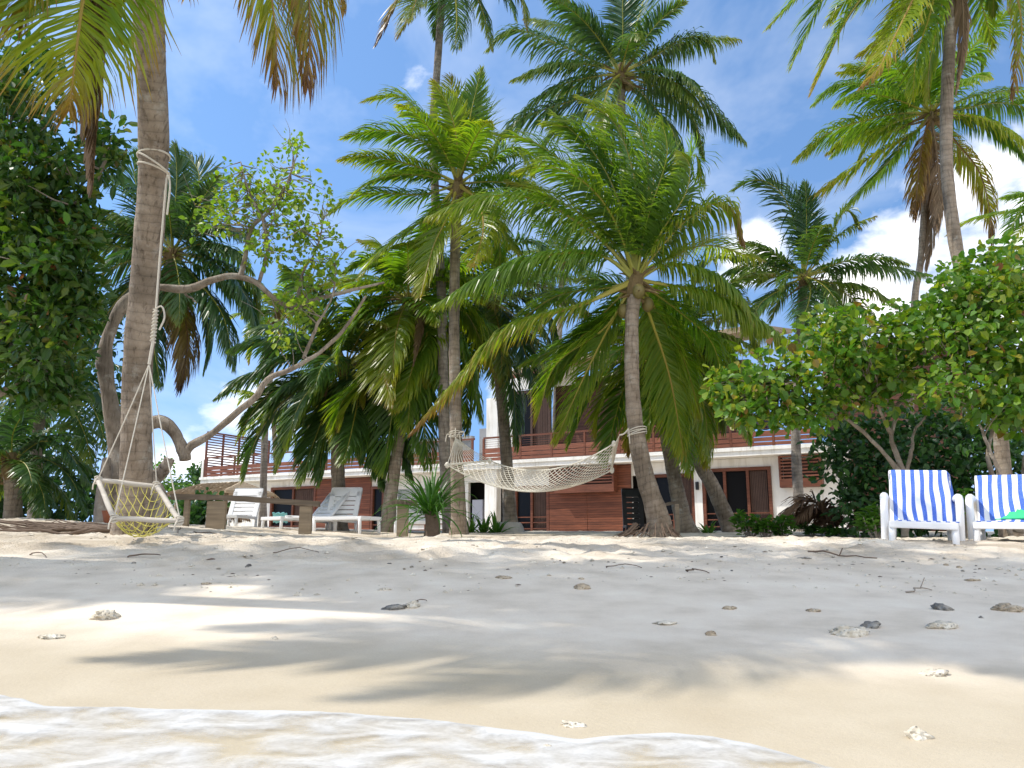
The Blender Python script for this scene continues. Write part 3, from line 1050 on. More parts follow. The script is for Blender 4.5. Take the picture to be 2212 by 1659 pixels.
# the palm in the middle that carries the hammock
palm('bright green palm in the centre with the right hammock rope round its trunk',
     [(1436, 1165, 13.5), (1416, 1100, 13.5), (1395, 1034, 13.5), (1376, 945, 13.5), (1366, 840, 13.5), (1365, 700, 13.5), (1370, 640, 13.5)], [.19, .16, .145, .125, .118, .115], (1374, 605, 13.5), 3.35,
     [([(1300, 552), (1200, 548), (1080, 580), (945, 655)], .45, dict(dry=.24, n=90, leaf=.25, droop=1.3, twist=0)),
      ([(1290, 510), (1160, 432), (1050, 425), (930, 465)], .2, dict(dry=.2, n=80, leaf=.24, droop=1.1, twist=0)),
      ([(1250, 660), (1128, 693), (1057, 746), (893, 930)], .3, dict(dry=.32, tipdry=.55, leaf=.17, n=84, droop=1.1, twist=0)),
      ([(1440, 615), (1530, 632), (1620, 680), (1748, 770)], .35, dict(dry=.34, n=90, leaf=.22, droop=1.3, twist=0)),
      ([(1450, 570), (1540, 590), (1600, 640), (1625, 690)], .2, dict(dry=.22, droop=1.1, n=70)),
      ([(1430, 530), (1500, 462), (1570, 440), (1606, 520)], .3, dict(dry=.38, tipdry=.5, droop=1.3, n=76)),
      ([(1378, 480), (1370, 380), (1330, 270), (1260, 215)], .6, dict(droop=.25, n=64, leaf=.28, twist=.4, wind=(-.45, 0, .05))),
      ([(1420, 490), (1470, 390), (1500, 330), (1518, 395)], -.3, dict(droop=.4, wind=(-.35, 0, 0))),
      ([(1320, 470), (1240, 370), (1150, 305), (1085, 292)], .3, dict(droop=.35, n=58, wind=(-.3, 0, .05))),
      ([(1390, 490), (1412, 390), (1400, 270)], -.6, dict(droop=.3, wind=(-.4, 0, 0))),
      ([(1310, 510), (1210, 435), (1105, 395)], -.4, dict(droop=.4)),
      ([(1400, 470), (1440, 340), (1430, 260)], .5, dict(droop=.3, wind=(-.4, 0, 0))),
      ([(1350, 470), (1290, 340), (1200, 250)], .3, dict(droop=.3, n=56, wind=(-.4, 0, 0))),
      ([(1365, 480), (1330, 370), (1270, 290), (1180, 265)], .5, dict(droop=.4, n=60, leaf=.28, wind=(-.5, 0, 0))),
      ([(1395, 470), (1400, 360), (1370, 260), (1310, 235)], .3, dict(droop=.35, n=60, leaf=.28, wind=(-.5, 0, 0))),
      ([(1330, 480), (1270, 400), (1190, 360), (1120, 370)], .6, dict(droop=.5, n=58, leaf=.28, wind=(-.4, 0, 0))),
      ([(1430, 500), (1480, 420), (1490, 360), (1470, 330)], .4, dict(droop=.5, leaf=.28, wind=(-.4, 0, 0))),
      (c5((1560, 280), (1380, 480), (1250, 720)), -.5, dict(dry=.22, droop=.8, leaf=.28)),
      (c5((1950, 280), (2080, 520), (2180, 860)), -.5, dict(dry=.2, droop=.8, leaf=.28)),
      (c5((1640, 300), (1470, 640), (1300, 1020)), -.6, dict(dry=.2, droop=.8, leaf=.28)),
      (c5((1900, 330), (2000, 650), (2080, 1100)), -.6, dict(dry=.22, droop=.7, leaf=.28, n=60)),
      (c5((1600, 330), (1300, 560), (1190, 890)), -.4, dict(dry=.32, tipdry=.4)),
      (c5((1900, 300), (2010, 600), (2040, 900)), -.7, dict(dry=.25, droop=.8)),
      (c5((1650, 260), (1380, 420), (1100, 560)), -.5, dict(dry=.2)),
      (c5((2050, 230), (2250, 420), (2330, 700)), -.3, dict(dry=.2)),
      ([(1440, 560), (1530, 530), (1640, 560)], -.6, {}),
      ([(1320, 620), (1200, 640), (1090, 720)], -.6, {})],
     extras=0, seed=11, exel=(5, 60), n=58, nuts=3, wid=.04, dry=.2, exlen=.8)

# big dark palm behind, high
palm('big dark palm with brown nut cluster standing high behind the centre palm',
     [(1418, 1140, 22), (1397, 1040, 22), (1375, 940, 22), (1366, 840, 22), (1364, 700, 22), (1356, 450, 22), (1345, 300, 22)], [.15, .13, .125, .12, .12, .12, .12], (1341, 160, 22), 4.2,
     [([(1270, 138), (1190, 140), (1108, 172)], .3, {}),
      ([(1280, 130), (1200, 92), (1110, 64), (1056, 104)], .2, dict(dry=.1)),
      ([(1310, 100), (1260, 40), (1195, -10)], .3, dict(droop=.3)),
      ([(1345, 80), (1345, 0), (1345, -90)], .4, dict(droop=.25, twist=.8)),
      ([(1385, 95), (1430, 40), (1480, 5)], .3, dict(droop=.3)),
      ([(1400, 130), (1475, 84), (1525, 84), (1544, 128)], .2, dict(dry=.2)),
      ([(1410, 150), (1480, 165), (1520, 205)], .5, dict(dry=.2)),
      ([(1420, 175), (1500, 205), (1550, 245), (1608, 305)], .1, {}),
      ([(1280, 200), (1180, 235), (1120, 260), (1065, 318)], .2, dict(dry=.1)),
      ([(1280, 230), (1200, 280), (1150, 380)], .4, {}),
      ([(1400, 220), (1450, 280), (1480, 390)], .4, {}),
      ([(1300, 110), (1220, 60), (1140, 40)], -.5, {}),
      ([(1370, 70), (1395, -30), (1380, -80)], -.4, dict(droop=.3)),
      ([(1440, 200), (1500, 260), (1520, 340)], -.5, {})],
     extras=10, seed=14, exel=(-45, 60), lmat='palmdark', tmat='trunkgrey', n=50, nuts=9, fibre=.3, droop=.95, dry=.12, wid=.062)

# palm with a concrete collar, behind the hammock
P_COLLAR = palm('slim palm growing out of a round concrete collar behind the hammock',
     [(1104, 1136, 19), (1091, 945, 19), (1076, 785, 19), (1066, 680, 19)], [.16, .14, .125, .12], (1058, 645, 19), 3.3,
     [([(1120, 640), (1180, 680), (1200, 760)], .3, {}), ([(1110, 700), (1140, 780), (1165, 860)], .4, dict(dry=.1)),
      ([(1000, 640), (930, 690), (880, 800)], .3, {}), ([(1010, 690), (960, 780), (925, 900)], .5, dict(dry=.05)),
      ([(1080, 560), (1140, 520), (1210, 560)], .3, {}), ([(1000, 590), (930, 560), (850, 600)], .4, {}),
      ([(1030, 720), (1010, 820), (1012, 930)], .6, dict(dry=.05)), ([(1090, 730), (1110, 840), (1115, 960)], .3, {}),
      ([(1130, 610), (1220, 640), (1300, 720)], -.3, {})],
     extras=18, seed=17, exel=(-60, 50), lmat='palmdark', n=48, wid=.06, leaf=.3)

# two leaning palms right of the hammock palm
palm('leaning palm trunk just right of the hammock palm, in front of the glass doors',
     [(1492, 1160, 17), (1473, 1110, 17), (1447, 980, 17), (1430, 880, 17), (1425, 800, 17)], [.18, .15, .135, .13], (1424, 770, 17), 3.0,
     [([(1340, 780), (1280, 850), (1230, 960)], .4, dict(dry=.12)), ([(1360, 820), (1330, 900), (1310, 1000)], .4, dict(dry=.12)),
      ([(1480, 800), (1520, 880), (1530, 1000)], .6, dict(dry=.22, droop=.8)), ([(1470, 720), (1560, 740), (1610, 830)], .3, {}),
      ([(1370, 700), (1290, 700), (1220, 770)], .4, {}), ([(1440, 850), (1470, 930), (1490, 1020)], .8, dict(dry=.22)),
      ([(1500, 780), (1570, 830), (1600, 900)], .3, {})],
     extras=18, seed=21, exel=(-60, 45), n=46, wid=.056, leaf=.3)
palm('palm slanting to the left with its foot in green plants before the right hand doors',
     [(1587, 1163, 18), (1540, 1052, 18), (1507, 992, 18), (1482, 900, 18), (1470, 780, 18)], [.18, .15, .13, .12], (1468, 720, 18), 3.0,
     [([(1400, 650), (1320, 670), (1260, 760)], .3, {}), ([(1520, 640), (1600, 660), (1640, 760)], .3, {}),
      ([(1540, 740), (1600, 800), (1620, 880)], .4, {}), ([(1500, 620), (1540, 560), (1610, 560)], .3, {})],
     extras=20, seed=22, exel=(-60, 55), lmat='palmdark', n=46, wid=.058, leaf=.3)

# palm behind the hibiscus trees
palm('dark spiky palm behind the right shrub trees, slim trunk before the white wall',
     [(1733, 1158, 20), (1724, 1060, 20), (1719, 930, 20), (1724, 760, 20), (1734, 640, 20)], [.135, .115, .105, .10], (1737, 598, 20), 3.0,
     [([(1722, 500), (1690, 420), (1640, 388), (1588, 408)], .3, dict(droop=.35)),
      ([(1735, 510), (1720, 430), (1665, 390)], -.3, dict(droop=.3)),
      ([(1742, 520), (1742, 450), (1740, 395)], .4, dict(droop=.25, twist=.7)),
      ([(1770, 560), (1800, 500), (1828, 455), (1858, 490)], .2, dict(dry=.22)),
      ([(1690, 560), (1640, 530), (1598, 522)], .3, {}),
      ([(1690, 600), (1620, 590), (1560, 640)], .3, {}),
      ([(1790, 585), (1890, 575), (2005, 592)], .1, dict(droop=.8)),
      ([(1790, 610), (1870, 620), (1945, 665)], .2, dict(droop=.8)),
      ([(1750, 620), (1745, 660), (1725, 700)], .8, {}),
      ([(1680, 630), (1640, 660), (1620, 720)], .4, {}),
      ([(1780, 640), (1830, 680), (1850, 740)], .5, {})],
     extras=12, seed=25, exel=(-40, 60), lmat='palmdark', tmat='trunkgrey', n=46, wid=.055, droop=.7)

# right palm, crown against the sky
palm('slender palm on the right with orange heart and dead skirt of fronds against the sky',
     [(1958, 1130, 22), (1965, 900, 22), (1976, 650, 22), (1988, 570, 22), (1997, 444, 22), (2004, 355, 22), (2008, 290, 22)], [.12, .105, .10, .09, .085, .085], (2011, 245, 22), 3.9,
     [(c3((1300, 690), (1150, 720), (900, 800), (690, 965)), .2, dict(dry=.15)),
      (c3((1440, 660), (1250, 590), (1050, 570), (930, 640)), .5, dict(dry=.25)),
      (c3((1400, 590), (1100, 510), (930, 520), (800, 630)), .2, {}),
      (c3((1430, 790), (1150, 950), (950, 1080), (775, 1200)), .3, dict(dry=.28, tipdry=.4)),
      (c3((1400, 820), (1200, 1050), (1070, 1180), (990, 1270)), .4, dict(dry=.22, tipdry=.3)),
      (c3((1350, 500), (1150, 420), (950, 440)), -.3, {}),
      (c3((1420, 480), (1330, 380), (1200, 370)), -.4, {}),
      (c3((1600, 500), (1700, 340), (1800, 310), (1815, 430)), .2, dict(dry=.25)),
      (c3((1700, 660), (1900, 625), (2070, 650), (2200, 780)), .2, {}),
      (c3((1700, 720), (1850, 750), (2000, 850), (2090, 990)), .2, dict(dry=.1)),
      (c3((1660, 860), (1800, 1040), (1860, 1250), (1880, 1460)), .2, dict(dry=.5, droop=1.1, tipdry=.4)),
      (c3((1500, 950), (1525, 1250), (1485, 1620)), .3, dict(dry=.9, droop=1.2, fold=.5, lmat='dead')),
      (c3((1460, 860), (1430, 1100), (1410, 1330)), .3, dict(dry=.75, droop=1.2, fold=.4)),
      (c3((1540, 900), (1560, 1150), (1550, 1400)), .4, dict(dry=.9, droop=1.2, fold=.55, lmat='dead')),
      (c3((1500, 560), (1520, 420), (1480, 330)), .5, dict(droop=.3)),
      (c3((1250, 800), (1050, 800), (880, 930)), -.5, {})],
     extras=10, seed=28, exel=(-25, 65), n=52, dry=.16, fibre=.26, leaf=.26, wid=.06, droop=.8)

# top right palm, curved trunk, crown above the frame
palm('curved palm on the right, its hanging fronds cut off by the top edge',
     [(2182, 1110, 12.6), (2168, 1010, 12.7), (2150, 850, 12.8), (2110, 690, 12.9), (2072, 569, 13), (2051, 427, 13), (2044, 320, 13), (2047, 178, 13), (2058, 0, 13)], [.115, .11, .108, .106, .104, .102, .102, .10, .095], (2066, -130, 13), 3.4,
     [(c3((1250, -330), (1000, -150), (850, 0), (740, 230), (660, 405)), .3, dict(dry=.16, leaf=.2)),
      (c3((1400, -260), (1150, -80), (1000, 110), (880, 360), (790, 550)), .5, dict(dry=.22, tipdry=.4, leaf=.22, n=60)),
      (c3((1500, -200), (1400, 0), (1290, 220), (1190, 420), (1100, 520)), .6, dict(dry=.34, tipdry=.4, leaf=.2, n=60)),
      (c3((1200, -400), (900, -230), (700, -20), (530, 160)), .2, dict(leaf=.2)),
      (c3((1560, -150), (1500, 100), (1420, 350), (1400, 600)), .3, dict(dry=.12, leaf=.22)),
      (c3((1600, -120), (1560, 100), (1500, 380), (1490, 600)), -.4, dict(dry=.15)),
      (c3((1450, -150), (1330, 80), (1200, 250), (1080, 330)), -.4, dict(dry=.2)),
      (c3((1680, -150), (1705, 60), (1700, 300), (1660, 560)), .2, dict(dry=.85, fold=.75, droop=1.2, lmat='dead', leaf=.16)),
      (c3((1850, -280), (2000, -100), (2060, 200), (1995, 585)), .3, dict(dry=.3, tipdry=.6, leaf=.2, droop=.9)),
      (c3((1900, -380), (2150, -200), (2250, 150), (2200, 420)), .3, {}),
      (c3((1800, -200), (1880, -60), (1890, 100)), -.4, {})],
     extras=12, seed=31, exel=(-5, 72), n=54, dry=.17, wind=(-.15, 0, 0))

# palm behind the swing palm
palm('dark palm with heavy drooping crown behind the swing palm',
     [(285, 1120, 20), (296, 900, 20), (320, 740, 20), (352, 620, 20)], [.16, .14, .13, .13], (372, 545, 20), 3.6,
     [([(377, 460), (382, 380), (377, 312)], .4, dict(droop=.3, twist=.8)),
      ([(340, 460), (290, 400), (225, 380), (178, 380)], .2, dict(dry=.08)),
      ([(300, 500), (230, 460), (175, 470)], .4, {}), ([(290, 540), (200, 530), (120, 600)], .3, {}),
      ([(420, 460), (450, 410), (470, 380)], .3, dict(droop=.4)), ([(440, 500), (490, 490), (545, 520)], .3, {}),
      ([(430, 560), (500, 600), (540, 660), (556, 730)], .3, dict(dry=.05)),
      ([(420, 600), (480, 680), (505, 790)], .5, dict(droop=.9)),
      ([(390, 640), (405, 740), (388, 840)], .4, dict(dry=.7, droop=1.1, fold=.3)),
      ([(340, 620), (330, 720), (345, 830)], .5, dict(droop=.9)),
      ([(300, 600), (230, 680), (180, 800)], .4, {}), ([(260, 570), (160, 640), (100, 740)], .3, {}),
      ([(410, 480), (430, 380), (400, 330)], -.5, dict(droop=.3)),
      ([(320, 470), (290, 380), (300, 330)], -.4, dict(droop=.3)),
      ([(450, 560), (540, 610), (560, 700)], -.4, {}), ([(430, 620), (450, 720), (440, 800)], -.4, {})],
     extras=12, seed=34, exel=(-65, 55), lmat='palmdark', n=52, dry=.08, droop=.8, wid=.064, dead=3, leaf=.3)

# left edge palms in the shade
palm('short shaded palm with thin grey trunk at the left edge',
     [(80, 1112, 15), (79, 980, 15), (92, 855, 15)], [.12, .10, .085], (98, 800, 15), 2.6,
     [([(140, 860), (180, 930), (200, 1010)], .3, {}), ([(40, 830), (-20, 880), (-60, 980)], .3, {}), ([(150, 790), (200, 830), (240, 900)], .2, {}), ([(60, 860), (30, 940), (20, 1030)], .5, {})],
     extras=12, seed=37, exel=(-50, 50), lmat='palmdark', tmat='trunkgrey', n=36, dry=.05)
palm('low bushy palm without a visible trunk, drooping over the sand at far left',
     [(30, 1125, 13.5), (28, 1060, 13.5)], [.12, .12], (25, 1000, 13.5), 1.9,
     [([(80, 955), (140, 970), (205, 1060)], .3, {}), ([(-20, 950), (-60, 980), (-100, 1050)], .3, {}), ([(90, 990), (150, 1030), (185, 1105)], .4, {}), ([(30, 930), (70, 880), (110, 900)], .3, {}), ([(60, 1010), (90, 1060), (100, 1115)], .5, {})],
     extras=12, seed=39, exel=(-30, 60), lmat='palmdark', n=36, dry=.08, bend=80)

# middle left palms before the terrace
palm('dark palm with fanned fronds before the left terrace, leaning over the white loungers',
     [(735, 1120, 17.5), (731, 1050, 17.5), (729, 965, 17.5), (738, 860, 17.5)], [.16, .14, .13], (748, 790, 17.5), 3.1,
     [(c4((1800, 500), (1600, 590), (1480, 640), (1330, 750)), .2, dict(dry=.04)),
      (c4((1900, 620), (1750, 680), (1620, 800)), .3, dict(dry=.05)),
      (c4((1900, 650), (1700, 800), (1560, 1000), (1490, 1230)), .4, dict(dry=.15)),
      (c4((1960, 680), (1800, 850), (1700, 1150)), .5, dict(dry=.2)),
      ([(800, 730), (860, 720), (905, 790)], .3, dict(dry=.1)), ([(800, 800), (850, 860), (890, 990)], .4, dict(dry=.0)),
      ([(770, 860), (800, 960), (830, 1050)], .5, dict(dry=.0)), ([(730, 860), (700, 940), (690, 1040)], .5, dict(dry=.1)),
      ([(700, 740), (620, 730), (560, 790)], -.3, {}), ([(760, 700), (790, 650), (850, 640)], .3, {}),
      ([(710, 720), (660, 660), (590, 650)], .3, {}),
      ([(775, 830), (760, 930), (740, 1000)], .8, dict(dry=.25)),
      ([(690, 830), (640, 900), (600, 1010)], .4, dict(dry=.1, leaf=.32)), ([(700, 800), (620, 840), (560, 930)], .3, dict(dry=.1, leaf=.32)),
      ([(720, 850), (680, 950), (650, 1040)], .6, dict(dry=.12, leaf=.32)), ([(790, 830), (850, 920), (890, 1030)], .4, dict(dry=.05, leaf=.32)),
      ([(810, 790), (890, 830), (960, 920)], .2, dict(dry=.05, leaf=.32)), ([(780, 850), (810, 940), (850, 1030)], .6, dict(dry=.05, leaf=.32))],
     extras=18, seed=42, exel=(-55, 55), lmat='palmdark', n=54, dry=.1, droop=.75, wid=.062, dead=1, leaf=.3)
palm('palm with stripy yellow green fronds left of the twin trunks and a short leaning stem',
     [(838, 1135, 16.5), (842, 1085, 16.5), (850, 1030, 16.5), (868, 900, 16.5), (878, 760, 16.5)], [.14, .12, .11, .105], (882, 650, 16.5), 3.0,
     [([(840, 640), (790, 670), (740, 740)], .3, dict(dry=.2)),
      (c4((2420, 400), (2250, 620), (2080, 780), (2030, 1000)), .5, dict(dry=.28)),
      (c5((330, 350), (230, 560), (50, 780), (0, 930)), .5, dict(dry=.3)),
      ([(850, 700), (830, 790), (845, 870)], .6, dict(dry=.32)),
      (c5((520, 350), (450, 520), (400, 680), (330, 830)), .6, dict(dry=.34, tipdry=.3)),
      ([(900, 720), (890, 820), (880, 930)], .5, dict(dry=.1)), ([(930, 700), (960, 800), (1000, 900)], .3, {}),
      ([(900, 740), (910, 860), (925, 1000)], .4, dict(dry=.06, leaf=.34)), ([(870, 760), (850, 880), (830, 1010)], .4, dict(dry=.06, leaf=.34)), ([(930, 680), (1000, 760), (1040, 900)], -.4, dict(dry=.06, leaf=.34)), ([(940, 640), (1010, 680), (1060, 790)], -.4, dict(leaf=.32)),
      ([(850, 590), (800, 560), (740, 590)], .3, {}), ([(920, 600), (980, 590), (1040, 650)], .3, {}), ([(860, 600), (830, 540), (780, 520)], -.3, {}),
      (c5((480, 150), (480, 350), (440, 560)), .4, dict(dry=.9, lmat='dead', fold=.6, leaf=.12))],
     extras=20, seed=44, exel=(-60, 50), n=50, dry=.18, wid=.055, leaf=.3)
palm('pale palm with a thin stem rising between the terrace and the light leaved tree',
     [(570, 1100, 24), (572, 945, 24), (582, 830, 24), (597, 707, 24)], [.11, .10, .09, .085], (602, 672, 24), 2.6,
     [(c4((1620, 230), (1560, 250), (1510, 330)), .3, {}), (c4((1750, 200), (1850, 250), (1900, 350)), .3, {}), ([(640, 620), (690, 620), (730, 660)], .3, {}), ([(570, 620), (545, 610), (520, 640)], .3, {})],
     extras=14, seed=47, exel=(-40, 60), tmat='trunkgrey', n=34, dry=.2, wid=.06)
palm('small distant palm with yellowish fronds behind the left terrace',
     [(600, 1130, 52), (596, 1010, 52), (592, 930, 52)], [.17, .15, .14], (590, 885, 52), 3.4,
     [([(560, 860), (535, 850), (515, 875)], .3, dict(dry=.34)), ([(560, 890), (530, 920), (510, 960)], .3, dict(dry=.36)), ([(570, 850), (550, 820), (530, 812)], .3, {}), ([(610, 850), (640, 840), (660, 870)], .3, {})],
     extras=12, seed=49, exel=(-40, 60), n=30, dry=.24, wid=.09)
palm('palm at the right edge with only its left fronds in the photo',
     [(2330, 1130, 17), (2320, 800, 17), (2310, 560, 17)], [.14, .12, .11], (2305, 470, 17), 3.0,
     [(c3((2250, 1230), (2080, 1270), (1960, 1440)), .2, {}), (c3((2280, 1250), (2100, 1180), (1940, 1200)), .3, {}), (c3((2250, 1450), (2060, 1500), (1880, 1500)), .2, dict(dry=.1)), (c3((2250, 1480), (2050, 1560), (1960, 1640)), .4, {})],
     extras=10, seed=52, exel=(-40, 60), n=40)
for (px, py, Y, cx, cy, sd, lab) in ((2045, 1130, 34, 2040, 800, 60, 'far palm crown glimpsed between the right hand shrub trees'), (900, 1130, 46, 905, 600, 61, 'shaded palm deep behind the twin trunks'), (1190, 1130, 36, 1215, 560, 62, 'far palm seen through the gap left of the centre palm')):
    palm(lab, [(px, py, Y), ((px + cx) / 2, (py + cy) / 2, Y)], [.15, .13], (cx, cy, Y), 3.4, [], extras=18, seed=sd, exel=(-50, 70), lmat='palmdark', n=32, wid=.065, tmat='trunkgrey')


# ------------------------------------------------------------------ broadleaf trees
def leaves(mb, C, D, N, ln, wd, val, mat=0, cup=.18):
    """C base points, D directions, N rough normals"""
    D = nrm(D)
    S = nrm(np.cross(D, N))
    U = np.cross(S, D)
    ln = np.asarray(ln)[:, None]
    wd = np.asarray(wd)[:, None]
    m = len(C)
    P = [C, C + D * ln * .35 + S * wd * .46 + U * wd * cup, C + D * ln * .72 + S * wd * .42 + U * wd * cup * .8 - np.array([0, 0, .05]) * ln,
         C + D * ln - np.array([0, 0, .16]) * ln, C + D * ln * .72 - S * wd * .42 + U * wd * cup * .8 - np.array([0, 0, .05]) * ln, C + D * ln * .35 - S * wd * .46 + U * wd * cup]
    V = np.stack(P, 1).reshape(-1, 3)
    b = np.arange(m)[:, None] * 6
    mb.add(V, np.concatenate([b + np.array([0, 1, 2, 3]), b + np.array([0, 3, 4, 5])]), mat, np.repeat(np.asarray(val), 6))


def crown_points(rng, blobs, lumps):
    """clump centres spread through ellipsoids given in picture units (x, y, depth, rx, ry, rdepth m, weight)"""
    out = []
    tw = sum(b[6] for b in blobs)
    for (px, py, Y, rx, ry, rd, w) in blobs:
        k = max(1, int(lumps * w / tw))
        v = rng.normal(size=(k, 3))
        v = nrm(v) * (rng.rand(k, 1) ** .45)
        for a in v:
            out.append(W(px + a[0] * rx, py + a[1] * ry, Y + a[2] * rd))
    return np.array(out)


def foliage(mb, rng, cents, per, spread, ln, wd, dry0, dryv, upb=.5):
    k = len(cents)
    cd = rng.uniform(-.2, .2, k)
    C = np.repeat(cents, per, 0) + rng.normal(size=(k * per, 3)) * spread * .5
    out = nrm(C - np.repeat(cents, per, 0)) + rng.normal(size=(k * per, 3)) * .45 + np.array([0, 0, .1])
    N = nrm(rng.normal(size=(k * per, 3)) * .65 + np.array([-.25, -.1, 1.0]) * upb * 1.6)
    s = rng.uniform(.45, 1.2, k * per)
    val = np.clip(dry0 + np.repeat(cd, per) + rng.normal(size=k * per) * dryv + (rng.rand(k * per) < .035) * .4, 0, 1)
    leaves(mb, C, out, N, ln * s, wd * s, val)


def limb(mb, pts, r0, r1, sides=8, wob=.0, seed=0, m=40):
    P = spline(pts, m)
    rng = np.random.RandomState(seed)
    if wob:
        P = P + np.cumsum(rng.normal(size=P.shape), 0) * wob * .12 * np.sin(np.linspace(0, math.pi, m))[:, None]
    r = np.linspace(r0, r1, m) * (1 + .34 * np.interp(np.arange(m), np.arange(0, m, 3), rng.rand(len(range(0, m, 3))) - .5))
    tube(mb, P, r, sides)
    return P


def twigs(mb, rng, src, targets, r=.02, kmax=None, sides=4):
    src = np.asarray(src)
    for t in targets[:kmax]:
        d = np.linalg.norm(src - t, axis=1)
        i = int(np.argmin(d + rng.rand(len(d)) * .5))
        a = src[i]
        mid = (a + t) / 2 + rng.normal(size=3) * .10 * np.linalg.norm(t - a) + np.array([0, 0, -.06]) * np.linalg.norm(t - a)
        tube(mb, spline([a, mid, t], 7), np.linspace(r, r * .25, 7), sides)


def tree(name, label, cat, base, limbs, blobs, lumps, per, spread, ln, wd, lm, dry0=.2, dryv=.12, seed=1, twr=.018, twn=120, bm='bark', group=None, dead_twigs=0, upb=.5):
    rng = np.random.RandomState(seed)
    root = tag(empty(name, base), label, cat, group)
    mb = MB()
    pts = []
    for i, (pl, r0, r1) in enumerate(limbs):
        P = limb(mb, [W(*p) if len(p) == 3 else np.array(p[1:]) for p in pl], r0, r1, 9, .05, seed * 31 + i)
        pts.append(P[len(P) // 3:])
    cents = crown_points(rng, blobs, lumps)
    if pts:
        src = np.concatenate(pts)
        idx = rng.permutation(len(cents))[:twn]
        twigs(mb, rng, src, cents[idx], twr)
        if dead_twigs:
            for k in range(dead_twigs):
                a = cents[rng.randint(len(cents))]
                d = nrm(rng.normal(size=3) + np.array([0, 0, .6])) * rng.uniform(.3, .8)
                tube(mb, spline([a, a + d * .5 + rng.normal(size=3) * .06, a + d], 6), np.linspace(.008, .002, 6), 3)
        to_local(mb.build('trunk', MT[bm], root, True), root)
    mb = MB()
    foliage(mb, rng, cents, per, spread, ln, wd, dry0, dryv, upb)
    to_local(mb.build('crown', MT[lm], root), root)
    return root


def foot(px, Y):
    p = W(px, 1150, Y)
    return (p[0], p[1], G(p[0], p[1]))


# palms and a tree standing just left of the view; their crowns throw the shade seen on the sand
def shade_palm(label, x, y, cx, cy, cz, seed, L=3.6, k=24):
    rng = np.random.RandomState(seed)
    base = np.array([x, y, G(x, y) - .1])
    CR = np.array([cx, cy, cz])
    root = tag(empty('coconut_palm', (x, y, base[2] + .1)), label, 'palm tree', 'coconut palms')
    mb = MB()
    tube(mb, spline([base, base * .6 + CR * .4 + [-.25, 0, .2], CR], 40), np.interp(np.linspace(0, 1, 40), [0, .06, 1], [.2, .15, .11]), 12)
    to_local(mb.build('trunk', MT['trunk'], root, True), root)
    for i in range(k):
        az = i * 2.39996
        if math.sin(az) < -.7: continue
        e = R(75 - 95 * (i + .5) / k)
        p = CR.copy(); P = [p.copy()]
        for q in range(9):
            p = p + np.array([math.cos(az) * math.cos(e), math.sin(az) * math.cos(e), math.sin(e)]) * L / 9
            e = max(e - R(8), R(-70))
            P.append(p.copy())
        to_local(frond(P, n=34, leaf=.27, droop=.5, dry=.2, seed=seed * 100 + i, wid=.06, parent=root), root)


shade_palm('palm standing left of the view, leaning far out towards the water edge', -8.4, 6.6, -4.4, 3.65, 6.9, 201, 2.4, 30)
shade_palm('second palm standing left of the view behind the first', -11.5, 8.6, -9.0, 5.1, 8.6, 202, 2.8, 26)
shade_palm('third palm left of the view with its crown high over the sand', -7.6, 7.6, -4.7, 4.1, 9.3, 203, 2.4, 30)


# big dark tree at the left edge
tree('almond_tree', 'huge dark green broadleaf tree filling the left edge of the photo', 'tree', foot(-90, 11),
     [([(-90, 1118, 11), (-80, 950, 11), (-60, 760, 10.8), (-20, 560, 10.6), (10, 330, 10.4)], .2, .07), ([(-50, 760, 10.8), (80, 620, 10.6), (170, 450, 10.4), (235, 330, 10.2)], .08, .02),
      ([(60, 800, 10.8), (-60, 650, 10.8), (-160, 480, 10.8)], .09, .03), ([(-75, 900, 11), (100, 780, 11), (190, 700, 11)], .06, .02)],
     [(40, 200, 10.4, 110, 120, .9, 10), (60, 380, 10.3, 120, 130, 1.0, 14), (70, 560, 10.3, 130, 130, 1.0, 15), (80, 720, 10.5, 115, 120, 1.0, 13), (-120, 420, 10.8, 130, 280, 1.2, 12),
      (225, 330, 10.4, 45, 70, .5, 2.6), (165, 480, 10.2, 55, 90, .6, 5), (160, 620, 10.3, 60, 90, .6, 5), (110, 830, 10.8, 80, 60, .7, 5), (-60, 750, 11, 110, 140, .9, 7)],
     820, 14, .16, .17, .085, 'seaalmond', .22, .14, 2, .02, 160)

# dark shrubs and shade behind the left trees
tree('shrub', 'dark mass of shrubs in the shade behind the left edge palms', 'shrub', foot(90, 19), [],
     [(-20, 1000, 17, 110, 110, 1.2, 12), (-120, 1040, 16, 110, 90, 1, 8), (40, 980, 19, 160, 110, 1.2, 12), (190, 860, 21, 90, 160, 1.0, 8), (60, 1085, 18, 160, 40, .8, 7), (190, 1060, 19, 60, 60, .6, 4), (120, 700, 21, 140, 120, 1, 8)], 520, 12, .3, .22, .12, 'hedge', .2, .15, 4)

